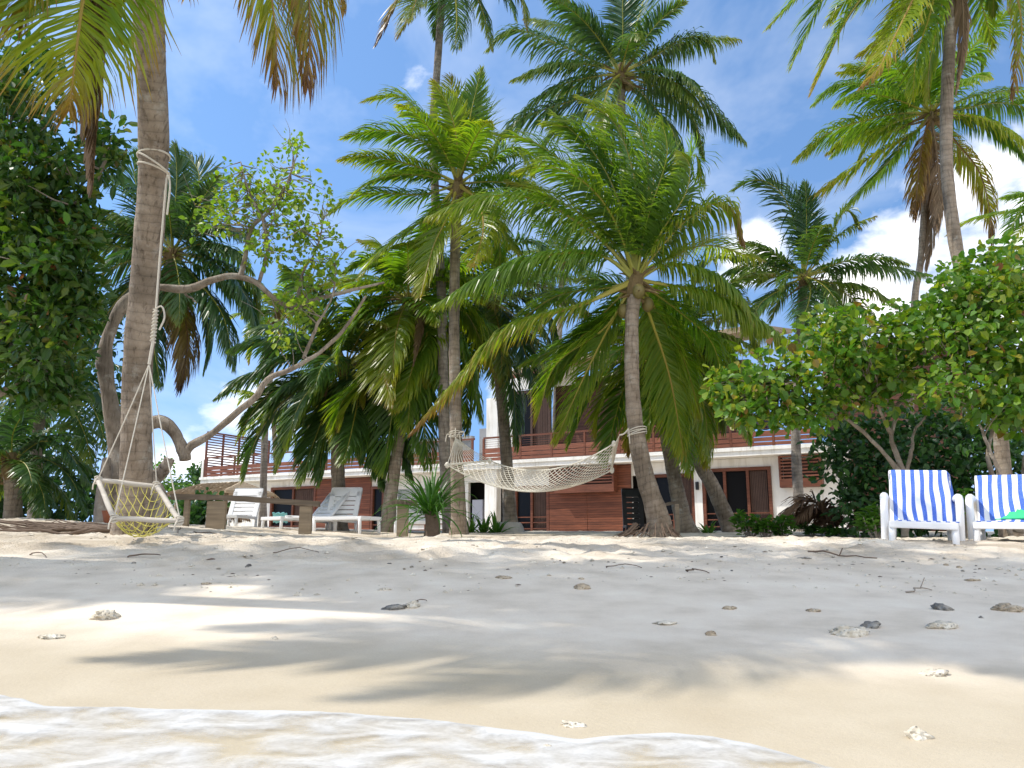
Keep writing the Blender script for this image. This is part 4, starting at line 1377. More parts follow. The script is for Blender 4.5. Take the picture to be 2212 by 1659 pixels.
# contorted tree with light leaves
LT = tree('leaning_tree', 'contorted grey tree with sparse pale leaves and long bare boughs behind the swing', 'tree', foot(255, 12),
     [([(262, 1135, 12), (257, 1052, 12), (249, 963, 12), (235, 874, 12), (221, 789, 12), (228, 732, 12), (263, 661, 12), (300, 632, 12.1), (341, 620, 12.1)], .17, .075),
      ([(341, 620, 12.1), (409, 625, 12.2), (455, 608, 12.2), (498, 600, 12.2), (551, 611, 12.2), (587, 643, 12.2), (636, 672, 12.2), (675, 657, 12.2), (745, 636, 12.3), (830, 610, 12.4)], .062, .022),
      ([(262, 1080, 12), (290, 1000, 12), (320, 930, 12), (348, 917, 12), (377, 938, 12), (397, 978, 12), (400, 994, 12)], .10, .08),
      ([(400, 985, 12), (412, 963, 12), (455, 938, 12), (515, 889, 12), (555, 857, 12), (583, 818, 12), (640, 789, 12), (711, 743, 12), (750, 700, 12), (790, 640, 12)], .06, .018),
      ([(519, 600, 12.2), (530, 560, 12.2), (544, 498, 12.2), (587, 455, 12.2), (619, 400, 12.2), (640, 340, 12.2)], .045, .01),
      ([(560, 610, 12.2), (575, 540, 12), (565, 470, 12), (540, 420, 12), (520, 350, 12)], .03, .008),
      ([(640, 668, 12.2), (655, 600, 12.3), (690, 540, 12.3), (700, 470, 12.3)], .03, .008),
      ([(655, 775, 12), (690, 700, 12), (720, 640, 12.1), (725, 560, 12.1)], .03, .008),
      ([(300, 1090, 11.9), (330, 1040, 11.9), (360, 1003, 11.8), (366, 990, 11.8)], .14, .07),
      ([(400, 635, 12.2), (425, 655, 12.1)], .02, .008)],
     [(560, 450, 12.2, 110, 60, .7, 7), (610, 390, 12.2, 90, 75, .7, 5), (640, 520, 12.2, 80, 60, .6, 5), (560, 540, 12.1, 60, 40, .6, 3), (470, 470, 12.2, 70, 50, .5, 3.5), (690, 590, 12.2, 60, 60, .5, 4), (650, 660, 12.1, 55, 55, .4, 3.5), (620, 720, 12.1, 40, 50, .3, 2), (680, 440, 12.3, 50, 70, .5, 2), (640, 310, 12.2, 50, 30, .4, 1.2), (500, 400, 12.2, 50, 40, .4, 1.6), (720, 560, 12.3, 30, 60, .4, 1.5)],
     235, 9, .13, .105, .078, 'lightleaf', .3, .16, 7, .011, 190, 'bark', None, 70)
mb = MB()
rng = np.random.RandomState(5)
for k in range(9):
    a = W(230 + 14 * k, 1110 - (k % 3) * 12, 11.7 + .12 * (k % 4))
    g = G(a[0], a[1])
    tube(mb, spline([np.array([a[0], a[1], g - .1]), np.array([a[0] + rng.uniform(-.1, .1), a[1], g + rng.uniform(.15, .4)]), np.array([a[0] + rng.uniform(-.2, .2), a[1] + .1, g + rng.uniform(.5, .95)])], 8), np.linspace(.16, .06, 8), 7)
to_local(mb.build('stump', MT['bark'], LT, True), LT)

# hibiscus trees on the right
tree('hibiscus_tree', 'low spreading shrub tree with yellowish round leaves before the right end of the house', 'tree', foot(1952, 11.5),
     [([(1955, 1160, 11.5), (1951, 1017, 11.5)], .055, .045), ([(1951, 1030, 11.5), (1900, 968, 11.4), (1830, 906, 11.3), (1709, 853, 11.2), (1640, 820, 11.1)], .035, .010), ([(1951, 1020, 11.5), (1930, 960, 11.5), (1926, 938, 11.5), (1933, 874, 11.5), (1866, 800, 11.5), (1800, 740, 11.5)], .04, .010),
      ([(1955, 1030, 11.5), (1968, 980, 11.5), (1975, 940, 11.6), (2010, 880, 11.6)], .03, .01), ([(1926, 938, 11.5), (1900, 880, 11.2), (1890, 820, 11.1)], .03, .01), ([(1935, 880, 11.5), (1990, 800, 11.6), (2000, 740, 11.6)], .035, .01), ([(1920, 770, 11.4), (1930, 720, 11.4), (1910, 690, 11.4)], .02, .006)],
     [(1640, 830, 11.0, 105, 80, .8, 8), (1760, 760, 11.1, 110, 80, .9, 9), (1880, 740, 11.2, 110, 75, .9, 9), (1600, 880, 11, 55, 45, .5, 3), (1740, 870, 11, 95, 45, .6, 5), (1850, 850, 11.2, 80, 50, .7, 4.5), (1950, 800, 11.4, 80, 80, .8, 6), (1720, 910, 11, 70, 25, .4, 2), (1800, 690, 11.2, 70, 28, .5, 2), (1950, 690, 11.5, 60, 30, .5, 2), (1560, 840, 11, 30, 40, .4, 1.4)],
     340, 12, .15, .125, .11, 'hibiscus', .38, .22, 9, .011, 200)
tree('hibiscus_tree', 'taller full shrub tree with bright green leaves at the right edge above the towelled loungers', 'tree', foot(2168, 10.5),
     [([(2162, 1160, 10.4), (2157, 1030, 10.4), (2120, 940, 10.4), (2098, 880, 10.4), (2070, 780, 10.4)], .03, .010), ([(2185, 1160, 10.6), (2140, 1000, 10.6), (2150, 900, 10.6), (2110, 740, 10.6), (2100, 620, 10.6)], .035, .010), ([(2200, 1150, 10.6), (2230, 900, 10.6), (2260, 700, 10.6)], .06, .015)],
     [(2090, 620, 10.6, 90, 70, .9, 8), (2170, 600, 10.6, 80, 75, .9, 8), (2080, 720, 10.5, 100, 80, .9, 9), (2190, 720, 10.5, 90, 100, 1, 9), (2100, 820, 10.4, 100, 75, .9, 8), (2200, 830, 10.5, 80, 80, .9, 7), (2300, 720, 10.8, 100, 170, 1, 9), (2150, 890, 10.4, 90, 40, .6, 4), (2030, 690, 10.7, 50, 60, .6, 3)],
     430, 12, .15, .125, .11, 'hibiscus', .22, .19, 10, .011, 160)
# dark hedge
tree('hedge', 'dense dark green hedge behind the blue and white loungers', 'hedge', foot(1980, 14), [],
     [(1830, 990, 14, 85, 75, .8, 8), (1950, 980, 14, 100, 90, .9, 10), (2080, 990, 14, 100, 90, .9, 10), (2200, 1000, 14, 90, 95, .9, 9), (1870, 1080, 13.8, 70, 60, .6, 6), (2000, 1080, 13.8, 90, 65, .7, 8), (2130, 1090, 13.8, 90, 60, .7, 7), (2320, 1000, 14, 90, 110, 1, 8), (1850, 920, 14.2, 60, 35, .5, 3), (2020, 910, 14.2, 110, 30, .6, 4), (1915, 1130, 13.6, 90, 30, .5, 4)],
     640, 11, .2, .15, .10, 'hedge', .22, .2, 13)
for (px, py, Y, rx, ry, sd, lab) in ((350, 1040, 40, 45, 40, 70, 'bright round bush seen between the swing and the left bough'), (425, 1030, 48, 16, 18, 71, 'small far bush left of the terrace corner'), (395, 1060, 44, 30, 22, 72, 'low far bush behind the wooden rail'), (428, 1105, 24, 42, 20, 73, 'dark thicket under the left end of the wooden rail')):
    tree('bush', lab, 'bush', foot(px, Y), [], [(px, py, Y, rx, ry, .8, 3), (px, py + ry * 1.6, Y, rx, ry, .8, 2)], 60, 12, .35, .26, .17, 'fresh' if sd == 70 else 'hedge', .3, .15, sd)


# ------------------------------------------------------------------ strap leaved plants
def strap_plant(name, label, cat, base, n, L, wid, lm, seed, el=(10, 85), stem=None, group=None, dry=.2, droop=1.5):
    rng = np.random.RandomState(seed)
    base = np.array(base, float)
    root = tag(empty(name, base), label, cat, group)
    top = base.copy()
    if stem:
        top = base + np.array([0, 0, stem[0]])
        mb = MB()
        tube(mb, spline([base - [0, 0, .1], base + [.03, 0, stem[0] * .5], top], 12), np.linspace(stem[1] * 1.3, stem[1], 12), 8)
        to_local(mb.build('stem', MT['roots'], root, True), root)
    mb = MB()
    for i in range(n):
        az = i * 2.39996 + rng.uniform(-.4, .4)
        e = R(rng.uniform(*el))
        ll = L * rng.uniform(.65, 1.15)
        p = top + np.array([math.cos(az), math.sin(az), 0]) * .03 + np.array([0, 0, rng.uniform(-.25, .1) * (stem[0] if stem else .2)])
        m = 9
        P, Wd = [], []
        for k in range(m + 1):
            P.append(p.copy())
            d = np.array([math.cos(az) * math.cos(e), math.sin(az) * math.cos(e), math.sin(e)])
            p = p + d * ll / m
            e -= droop * (k / m) ** 1.2 * rng.uniform(.5, 1.2) * .32
        P = np.array(P)
        S = np.array([-math.sin(az), math.cos(az), 0])
        w = wid * np.interp(np.linspace(0, 1, m + 1), [0, .15, .5, 1], [.6, 1, .85, .04]) * .5
        up = np.cross(S, nrm(np.gradient(P, axis=0)))
        V = np.stack([P - S * w[:, None] + up * w[:, None] * .4, P, P + S * w[:, None] + up * w[:, None] * .4], 1).reshape(-1, 3)
        j = np.arange(m)[:, None] * 3
        mb.add(V, np.concatenate([j + np.array([0, 1, 4, 3]), j + np.array([1, 2, 5, 4])]), 0, np.clip(np.repeat(np.linspace(0, .3, m + 1), 3) ** 1.5 + dry + rng.uniform(-.1, .15), 0, 1))
    to_local(mb.build('leaves', MT[lm], root), root)
    return root


pb = W(930, 1158, 12.6)
strap_plant('pandanus', 'spiky pandanus plant with long arching green leaves in front of the twin palm trunks', 'plant', (pb[0], pb[1], G(pb[0], pb[1])), 84, .98, .05, 'fresh', 3, (-15, 88), (.42, .10), None, .08, 1.8)
for i, (px, Y, n, L, lab) in enumerate(((1015, 17, 16, .45, 'leftmost low lily clump beside the pandanus'), (1045, 17.2, 20, .45, 'middle lily clump under the hammock'), (1072, 17, 18, .5, 'lily clump against the concrete collar'), (1530, 16.5, 14, .3, 'tiny strap leaved clump at the foot of the slanting palm'))):
    p = W(px, 1145, Y)
    strap_plant('lily_plant', lab, 'plant', (p[0], p[1], G(p[0], p[1])), n, L, .075, 'fresh', 20 + i, (25, 85), None, 'low green plants by the house', .2, 1.0)


def leafy_plant(label, px, Y, h, r, k, seed, lm='fresh', ln=.16, wd=.075):
    rng = np.random.RandomState(seed)
    p = W(px, 1150, Y)
    b = np.array([p[0], p[1], G(p[0], p[1])])
    root = tag(empty('leafy_plant', b), label, 'plant', 'low green plants by the house')
    mb, tips = MB(), []
    for i in range(k):
        a = rng.rand() * 6.28
        t = b + np.array([math.cos(a) * r * rng.rand(), math.sin(a) * r * rng.rand(), h * rng.uniform(.45, 1)])
        tube(mb, spline([b - [0, 0, .05], (b + t) / 2 + rng.normal(size=3) * .03, t], 6), np.linspace(.012, .005, 6), 4)
        tips.append(t)
    to_local(mb.build('stem', MT['twig'], root), root)
    mb = MB()
    tips = np.array(tips)
    per = 12
    C = np.repeat(tips, per, 0) - np.array([0, 0, 1]) * rng.rand(k * per, 1) * h * .35
    a = rng.rand(k * per) * 6.28
    D = np.stack([np.cos(a), np.sin(a), rng.uniform(-.1, .9, k * per)], 1)
    leaves(mb, C, D, np.tile([0, 0, 1.0], (k * per, 1)) + rng.normal(size=(k * per, 3)) * .3, ln * rng.uniform(.6, 1.1, k * per), wd * rng.uniform(.7, 1.1, k * per), rng.uniform(.05, .5, k * per))
    to_local(mb.build('leaves', MT[lm], root), root)


for i, a in enumerate((('bright leafy plant left of the white wall, before the door frame', 1622, 14, .42, .3, 16), ('leafy plant against the right edge of the glass doors', 1655, 13.8, .3, .25, 14), ('upright leafy plant at the foot of the white wall', 1690, 13.8, .34, .2, 14), ('low dark leafy plant at the foot of the slim palm trunk', 1755, 14.5, .18, .25, 10, 7, 'hedge'), ('low leafy plant in front of the dead frond heap', 1800, 14.2, .14, .25, 10), ('tall leafy plant beside the left towelled lounger', 1892, 10.8, .48, .2, 16, 9, 'fresh', .17, .06), ('small yellow leafed sapling between the two towelled loungers', 2088, 10.3, .62, .12, 8))):
    b = list(a) + [40 + i] if len(a) == 6 else list(a)
    leafy_plant(*b)

# heap of dead fronds
for i in range(8):
    rng = np.random.RandomState(300 + i)
    p = W(1815 + rng.uniform(-35, 45), 1150, 14.4 + rng.uniform(-.3, .7))
    g = G(p[0], p[1])
    a = rng.uniform(2.2, 4.1) if i % 3 else rng.uniform(-.6, .6)
    L = rng.uniform(.6, 1.0)
    hh = rng.uniform(.1, .75)
    P = [np.array([p[0], p[1], g + .05]), np.array([p[0] + math.cos(a) * L * .4, p[1] + math.sin(a) * L * .3, g + hh]), np.array([p[0] + math.cos(a) * L, p[1] + math.sin(a) * L * .7, g + hh * .55])]
    o = frond(P, n=40, leaf=.5, droop=.6, dry=.55, tipdry=.1, seed=400 + i, wid=.04, lmat='dead', name='dead_frond')
    tag(o, 'dry brown palm frond in the heap behind the low plants', 'palm frond', 'heap of dead fronds beside the hedge')

# ------------------------------------------------------------------ the guest house
HB_ = at_z(588 * .73733, 1400 * .73733, 3.95)
HA_ = at_z(2376 * .73733, 1301 * .73733, 3.95)
HU = nrm((HA_ - HB_)[:2])
HBK = np.array([-HU[1], HU[0]])
HZ = .95
HANG = math.atan2(HU[1], HU[0])


def fp(px, py, d=0.0):
    """picture point -> (distance along the front, height) on the plane d metres behind the slab edge"""
    r = pray(px, py)
    t = ((HB_[:2] + HBK * d) @ HBK) / (r[:2] @ HBK)
    p = np.array([0, 0, ZC]) + r * t
    return float((p[:2] - HB_[:2]) @ HU), float(p[2])


uw0, uw1 = fp(1052, 900, 1.3)[0], fp(1076, 900, 1.3)[0]
ud0, ud1 = fp(1108, 900, 1.4)[0], fp(1190, 900, 1.4)[0]
udt = fp(1150, 842, 1.4)[1]
pan0, panb, pant = fp(1100, 820, 1.3)[0], fp(1150, 839, 1.3)[1], fp(1150, 805, 1.3)[1]
ea0, ea1 = fp(1104, 812, -.55), fp(1216, 787, -.55)
eas = (ea1[1] - ea0[1]) / (ea1[0] - ea0[0])
RX = [ea0[0], ea0[0] + 5, ea0[0] + 10]
RZ = [ea0[1], ea0[1] + 5 * eas, ea0[1] + 10 * eas * .7]
print('upper', uw0, uw1, ud0, ud1, udt, panb, pant, ea0, ea1)
house = tag(empty('guest_house', (HB_[0], HB_[1], HZ), HANG), 'white two storey guest house with red timber cladding, balcony rail and thatched roof', 'house')


def hpart(name, m, fn, parent=None, label=None, smooth=False):
    mb = MB()
    fn(mb)
    o = mb.build(name, MT[m] if isinstance(m, str) else m, parent or house, smooth)
    if label: o['label'] = label
    return o


def hb(mb, s0, s1, d0, d1, z0, z1, mt=0):
    box(mb, (min(s0, s1), min(d0, d1), min(z0, z1) - HZ), (max(s0, s1), max(d0, d1), max(z0, z1) - HZ), mt)


WD = .75       # ground floor wall plane
UD = 1.9       # upper wall plane
sx = lambda px, d=WD: fp(px, 1060, d)[0]
SL = 31.0
d1a, d1b = sx(1111), sx(1186)         # first doors
cl0, cl1 = sx(1187), sx(1364)         # cladding
d3a, d3b = sx(1410), sx(1501)         # doors behind the palms
d2a, d2b = sx(1518), sx(1668)         # right doors
cA, cB = sx(684), sx(801)             # left cladding
w0a = sx(587)
dl2 = sx(900)


def walls(mb):
    hb(mb, 0.2, w0a, WD, WD + .2, .6, 3.65)
    hb(mb, w0a, cA, WD + .006, WD + .2, 3.35, 3.65)
    hb(mb, cA, d1a, WD + .06, WD + .25, 3.2, 3.65)
    hb(mb, cB + 1.4, sx(1010), WD + .06, WD + .25, .6, 3.2)
    hb(mb, d1a, cl0 + .01, WD, WD + .2, 2.95, 3.65)
    hb(mb, cl0, cl1, WD + .04, WD + .2, .6, 3.65)
    hb(mb, cl1, d3b, WD + .05, WD + .25, 3.2, 3.65)
    hb(mb, d3b, d2a, WD - .08, WD + .2, .6, 3.65)
    hb(mb, d2a, d2b, WD, WD + .2, 3.32, 3.65)
    hb(mb, d2b, SL - .2, WD, WD + .2, .6, 3.65)
    hb(mb, SL - .4, SL - .2, WD + .2, 7, .6, 3.65)
    hb(mb, .2, .4, WD + .2, 7, .6, 3.65)


hpart('wall', 'white', walls)
hpart('room_shade_block', 'dark', lambda m: (hb(m, .45, SL - .45, WD + 1.3, 6.5, .6, 3.6)))  # solid block whose colour paints the shade of the unlit rooms
hpart('balcony_slab', 'white', lambda m: (hb(m, 0, SL, 0, 6.5, 3.66, 3.95)))
hpart('slab_edge_trim', 'white', lambda m: (hb(m, -.05, SL + .05, -.06, -.002, 3.84, 3.97)))
hpart('floor_plinth', 'concrete', lambda m: (hb(m, 0, SL, -.3, WD + 1, .3, .93)))
hpart('column', 'white', lambda m: (hb(m, sx(1051, .4), sx(1076, .4), .25, .65, .6, 3.65)))
hpart('store_cupboard', 'pale', lambda m: (hb(m, sx(1024, 1.0), sx(1046, 1.0), .86, 1.2, .6, 2.45)))
hpart('cladding', 'clad', lambda m: (hb(m, cl0, cl1, WD - .03, WD + .035, .7, 3.64), hb(m, cl0 + 1.62, cl0 + 1.66, WD - .045, WD - .031, .95, 3.0)))
hpart('cladding', 'clad', lambda m: (hb(m, cA, cB, WD - .03, WD + .055, .7, 3.64)))
hpart('cladding', 'cladup', lambda m: (hb(m, ud1 + .01, 27.6, UD, UD + .15, 3.96, 7.6)))
hpart('side_wall', 'white', lambda m: (hb(m, uw0, uw1, 1.25, 6, 3.955, 6.9), hb(m, uw1 + .002, ud0 - .01, 1.45, 1.6, 3.955, panb), hb(m, uw1 + .002, ud1 + 1.2, 1.3, 1.43, panb, pant + .3)))
hpart('terrace_parapet', 'greyroof', lambda m: (hb(m, 7.5, 13.5, 4.4, 4.7, 3.955, 5.7), hb(m, 7.2, 13.8, 4.1, 4.39, 5.55, 5.75), hb(m, 13.7, 17.2, 5, 5.3, 3.955, 6.2)))


def roofm(mb):
    V = []
    for (s, zo) in zip(RX, RZ):
        for (d, up) in ((-.55, 0), (7, 1.6)):
            V += [(s, d, zo + up - HZ), (s, d, zo + up + .2 - HZ)]
    V = np.array(V, float)
    Fc = []
    for k in (0, 1):
        o = k * 4
        Fc += [[o, o + 4, o + 6, o + 2], [o + 1, o + 3, o + 7, o + 5], [o, o + 1, o + 5, o + 4], [o + 2, o + 6, o + 7, o + 3]]
    Fc += [[0, 2, 3, 1], [8, 9, 11, 10]]
    mb.add(V, np.array(Fc))
    rng = np.random.RandomState(3)
    # ragged straw on the edge
    k = 900
    s = rng.uniform(RX[0], RX[2], k)
    zo = np.interp(s, RX, RZ) + rng.uniform(.05, .28, k)
    d = rng.uniform(-.6, 1.2, k)
    zo = zo + np.clip(d, 0, 9) * .21
    p = np.stack([s, d, zo - HZ], 1)
    dr = np.stack([rng.normal(size=k) * .25, -np.ones(k), rng.normal(size=k) * .25 + .12], 1)
    leaves(mb, p, dr, np.tile([0, 0, 1.], (k, 1)), rng.uniform(.15, .4, k), np.full(k, .02), np.full(k, .5))


roof = hpart('roof', 'thatch', roofm)
hpart('fascia', 'redwood', lambda m: m.add(np.array([(RX[a], d, RZ[a] + z - HZ) for d in (-.57, -.52) for a, z in ((0, -.14), (1, -.14), (1, .02), (0, .02))], float), np.array([[0, 1, 2, 3], [5, 4, 7, 6], [0, 4, 5, 1], [3, 2, 6, 7], [0, 3, 7, 4], [1, 5, 6, 2]])), roof)


def door(s0, s1, z0, z1, d, panes, fw=.12, sill=True, fm='redwood'):
    fr = hpart('door', fm, lambda m: (hb(m, s0, s1, d - .05, d + .08, z1 - fw, z1), hb(m, s0, s0 + fw, d - .05, d + .08, z0, z1 - fw), hb(m, s1 - fw, s1, d - .05, d + .08, z0, z1 - fw),
                                              [hb(m, a - .05, a + .05, d - .03, d + .06, z0, z1 - fw) for a in panes[1:-1]],
                                              [hb(m, s0 + fw, s1 - fw, d - .02, d + .03, z0 + q, z0 + q + .04) for q in (.25, .5, .72)] if sill else None))
    for a, b in zip(panes[:-1], panes[1:]):
        hpart('pane', 'glass', lambda m: hb(m, a, b, d + .082, d + .095, z0, z1 - fw), fr)
    hpart('curtain', 'curtain', lambda m: [hb(m, a, a + .05, d + .066 + (k % 2) * .008, d + .08, z0 + .03, z1 - fw - .01) for k, a in enumerate(np.arange(panes[-2] + .07, panes[-1] - .06, .06))], fr)
    return fr


door(d1a, d1b, .93, 2.95, WD + .02, [d1a + .12, (d1a + d1b) / 2, d1b - .12])
t3 = (d2b - d2a) / 3
door(d2a, d2b, .93, 3.32, WD - .02, [d2a + .12, d2a + t3, d2a + 2 * t3, d2b - .12])
door(d3a, d3b, .93, 3.2, WD + .02, [d3a + .12, (d3a + d3b) / 2, d3b - .12])
door(w0a, cA, .93, 3.35, WD - .02, [w0a + .12, (w0a + cA) / 2, cA - .12])
door(cB + .02, cB + 1.38, .93, 3.2, WD + .02, [cB + .14, cB + .7, cB + 1.26])
door(dl2 - .6, dl2 + 1.6, .93, 3.0, WD + .02 + .0, [dl2 - .48, dl2 + .5, dl2 + 1.48])
door(ud0, ud1, 3.96, udt, 1.4, [ud0 + .12, (ud0 + ud1) / 2, ud1 - .12], sill=False, fm='curtain')
door(24.2, 26.2, 3.96, 6.6, UD - .08, [24.32, 25.2, 26.08], sill=False)


def louver(px0, px1, d, z0, z1, nm):
    s0, s1 = fp(px0, 1030, d)[0], fp(px1, 1030, d)[0]
    fr = hpart('louver_box', 'redwood', lambda m: (hb(m, s0, s1, d, WD - .035, z0, z0 + .07), hb(m, s0, s0 + .07, d, WD - .035, z0 + .07, z1), hb(m, s1 - .07, s1, d, WD - .035, z0 + .07, z1),
                                                    hb(m, s0 + .07, s1 - .07, d + .003, d + .03, z0 + .07, z0 + .3)))
    hpart('slats', 'board', lambda m: [hb(m, s0 + .07, s1 - .07, d + .004, d + .03, z, z + .055) for z in np.arange(z0 + .36, z1 - .05, .115)], fr)
    hpart('window', 'curtain', lambda m: hb(m, s0 + .1, s1 - .1, WD - .10, WD - .036, z0 + .2, z1 - .1), fr)


louver(1197, 1325, .3, 2.58, 3.63, 0)
louver(1683, 1776, .3, 2.52, 3.63, 1)
# balcony rail
rail_ps = [16.85, 18.6, 20.03, 21.47, 22.92, 24.3, 25.75, 27.2, 28.7, 30.2]
rail = hpart('balcony_rail', 'redwood', lambda m: (hb(m, 16.85, SL, .02, .1, 4.93, 5.0), [hb(m, s - .04, s + .04, .02, .1, 3.951, 4.93) for s in rail_ps]))
hpart('rail_board', 'board', lambda m: [hb(m, a + .045, b - .045, .03, .07, z, z + h) for a, b in zip(rail_ps[:-1], rail_ps[1:]) for z, h in ((4.0, .12), (4.15, .14), (4.32, .20))], rail)
hpart('rail_wire', 'redwood', lambda m: [hb(m, a + .045, b - .045, .05, .065, z, z + .012) for a, b in zip(rail_ps[:-1], rail_ps[1:]) for z in (4.6, 4.69, 4.78, 4.87)], rail)
rp2 = [.3, 2.3, 4.3, 6.3, 8.3, 10.3, 12.3, 14.3, 16.3]
rail = hpart('terrace_rail', 'redwood', lambda m: (hb(m, .3, 16.4, .02, .1, 4.93, 5.0), [hb(m, s - .04, s + .04, .02, .1, 3.951, 4.93) for s in rp2]))
hpart('rail_board', 'board', lambda m: [hb(m, a + .045, b - .045, .03, .07, z, z + h) for a, b in zip(rp2[:-1], rp2[1:]) for z, h in ((4.0, .12), (4.15, .14), (4.32, .18))], rail)
scr = hpart('privacy_screen', 'redwood', lambda m: (hb(m, .05, .13, 0.15, 4.6, 6.3, 6.38), [hb(m, .05, .13, d, d + .09, 3.951, 6.3) for d in (.11, 1.2, 2.3, 3.4, 4.52)]))
hpart('slats', 'redwood', lambda m: [hb(m, .07, .1, .2, 4.5, z, z + .06) for z in np.arange(4.05, 6.25, .135)], scr)
hpart('end_wall', 'white', lambda m: (hb(m, -.12, .04, .1, .24, 3.955, 4.9), hb(m, .3, 1.6, 3.2, 3.3, 3.955, 4.75)))
# lamp on the pilaster
lm_ = hpart('wall_lamp', 'blackpl', lambda m: (box(m, (d2a - .22, WD - .2, 2.55 - HZ), (d2a - .1, WD - .085, 2.85 - HZ), 0, None, .03), hb(m, d2a - .19, d2a - .13, WD - .24, WD - .2, 2.6, 2.8)))


def hw(s, d, z):
    q = HB_[:2] + HU * s + HBK * d
    return np.array([q[0], q[1], z])


# things on the balcony: cloths on a line
def cloth(name, label, s, w, h, z, m, seed):
    rng = np.random.RandomState(seed)
    a = np.linspace(0, 1, 9)
    b = np.linspace(0, 1, 7)
    V = []
    for v in b:
        for u in a:
            V.append(hw(s + (u - .5) * w * (1 - .15 * v), .25 + .05 * math.sin(u * 9 + seed) * (.3 + v) + .04 * v, z - v * h * (1 - .15 * abs(u - .5))))
    i = np.arange(6)[:, None] * 9
    j = np.arange(8)[None, :]
    Fq = np.stack([i + j, i + j + 1, i + j + 10, i + j + 9], -1).reshape(-1, 4)
    V = np.array(V)
    o = MB().add(V, Fq).build(name, MT[m], None, True, loc=V[0])
    md = o.modifiers.new('thick', 'SOLIDIFY'); md.thickness = .012
    return tag(o, label, 'towel')


cloth('hanging_towel', 'white and red towel hung over the balcony rail', fp(1600, 930)[0], .4, .45, 4.98, 'redcloth', 1)
cloth('hanging_towel', 'dark and pale towel hung over the balcony rail further right', fp(1648, 930)[0], .6, .4, 4.98, 'navy', 2)

# thatched hut left of the house
hp = W(478, 1075, 33)
hx, hy = hp[0], hp[1]
hg = G(hx, hy)
hut = tag(empty('thatched_hut', (hx, hy, hg - .02), -.5), 'low thatched hut roof in front of the left end of the house', 'hut')


hut.scale = (1.25, 1.25, 1.12)


def hutroof(mb):
    V = np.array([(-1.3, -1.0, 1.35), (1.3, -1.0, 1.35), (1.3, 1.0, 1.35), (-1.3, 1.0, 1.35), (-.9, 0, 1.72), (.9, 0, 1.72), (-1.3, -1.0, 1.25), (1.3, -1.0, 1.25), (1.3, 1.0, 1.25), (-1.3, 1.0, 1.25)], float)
    mb.add(V, [np.array([[0, 1, 5, 4], [2, 3, 4, 5], [0, 6, 7, 1], [1, 7, 8, 2], [2, 8, 9, 3], [3, 9, 6, 0], [6, 9, 8, 7]]), np.array([[1, 2, 5], [3, 0, 4]])])
    rng = np.random.RandomState(2)
    k = 1400
    u = rng.uniform(-1.3, 1.3, k); v = rng.rand(k)
    s = np.where(rng.rand(k) < .5, 1, -1)
    p = np.stack([u * (1 - .38 * (1 - v)), s * v * 1.02, 1.74 - .38 * v], 1)
    dr = np.stack([rng.normal(size=k) * .15, s * 1.0, np.full(k, -.5) + rng.normal(size=k) * .1], 1)
    leaves(mb, p, dr, np.tile([0, 0, 1.], (k, 1)), rng.uniform(.2, .45, k), np.full(k, .03), np.full(k, .5))


mb = MB(); hutroof(mb); mb.build('roof', MT['thatch'], hut)
for a in (-1, 1):
    for b in (-1, 1):
        mb = MB(); tube(mb, np.array([(a * 1.1, b * .8, -.1), (a * 1.1, b * .8, 1.24)]), .06, 8); mb.build('post', MT['oldwood'], hut, True)
for i in range(5):
    rng = np.random.RandomState(700 + i)
    p = W(425 + i * 12, 1110, 27 + i * .4)
    g = G(p[0], p[1])
    a = rng.uniform(0, 6.28)
    o = frond([np.array([p[0], p[1], g + .05]), np.array([p[0] + math.cos(a) * .5, p[1] + math.sin(a) * .5, g + .7]), np.array([p[0] + math.cos(a) * 1.4, p[1] + math.sin(a), g + .3])], n=30, leaf=.4, dry=.75, seed=710 + i, wid=.07, lmat='dead', name='dead_frond')
    tag(o, 'dry brown frond lying behind the wooden rail near the hut', 'palm frond', 'dead fronds behind the wooden rail')

# second building glimpsed top right
bp = W(1895, 740, 30)
far = tag(empty('pavilion', (bp[0], bp[1], 1.0), -.4), 'dark pavilion with pale metal roof glimpsed through the shrub trees', 'building')
mb = MB(); box(mb, (-2, 0, 0), (2.6, 4, bp[2] - 1.0)); mb.build('wall', MT['cladup'], far)
mb = MB(); V = np.array([(-.55, -.6, bp[2] - 1 + .02), (3, -.6, bp[2] - 1 + .02), (3, 4.4, bp[2] - .98), (-.55, 4.4, bp[2] - .98), (-.2, 1.9, bp[2] + .25), (2.6, 1.9, bp[2] + .25)], float)
mb.add(V, [np.array([[0, 1, 5, 4], [2, 3, 4, 5], [0, 3, 2, 1]]), np.array([[1, 2, 5], [3, 0, 4]])]); mb.build('roof', MT['bluemetal'], far)


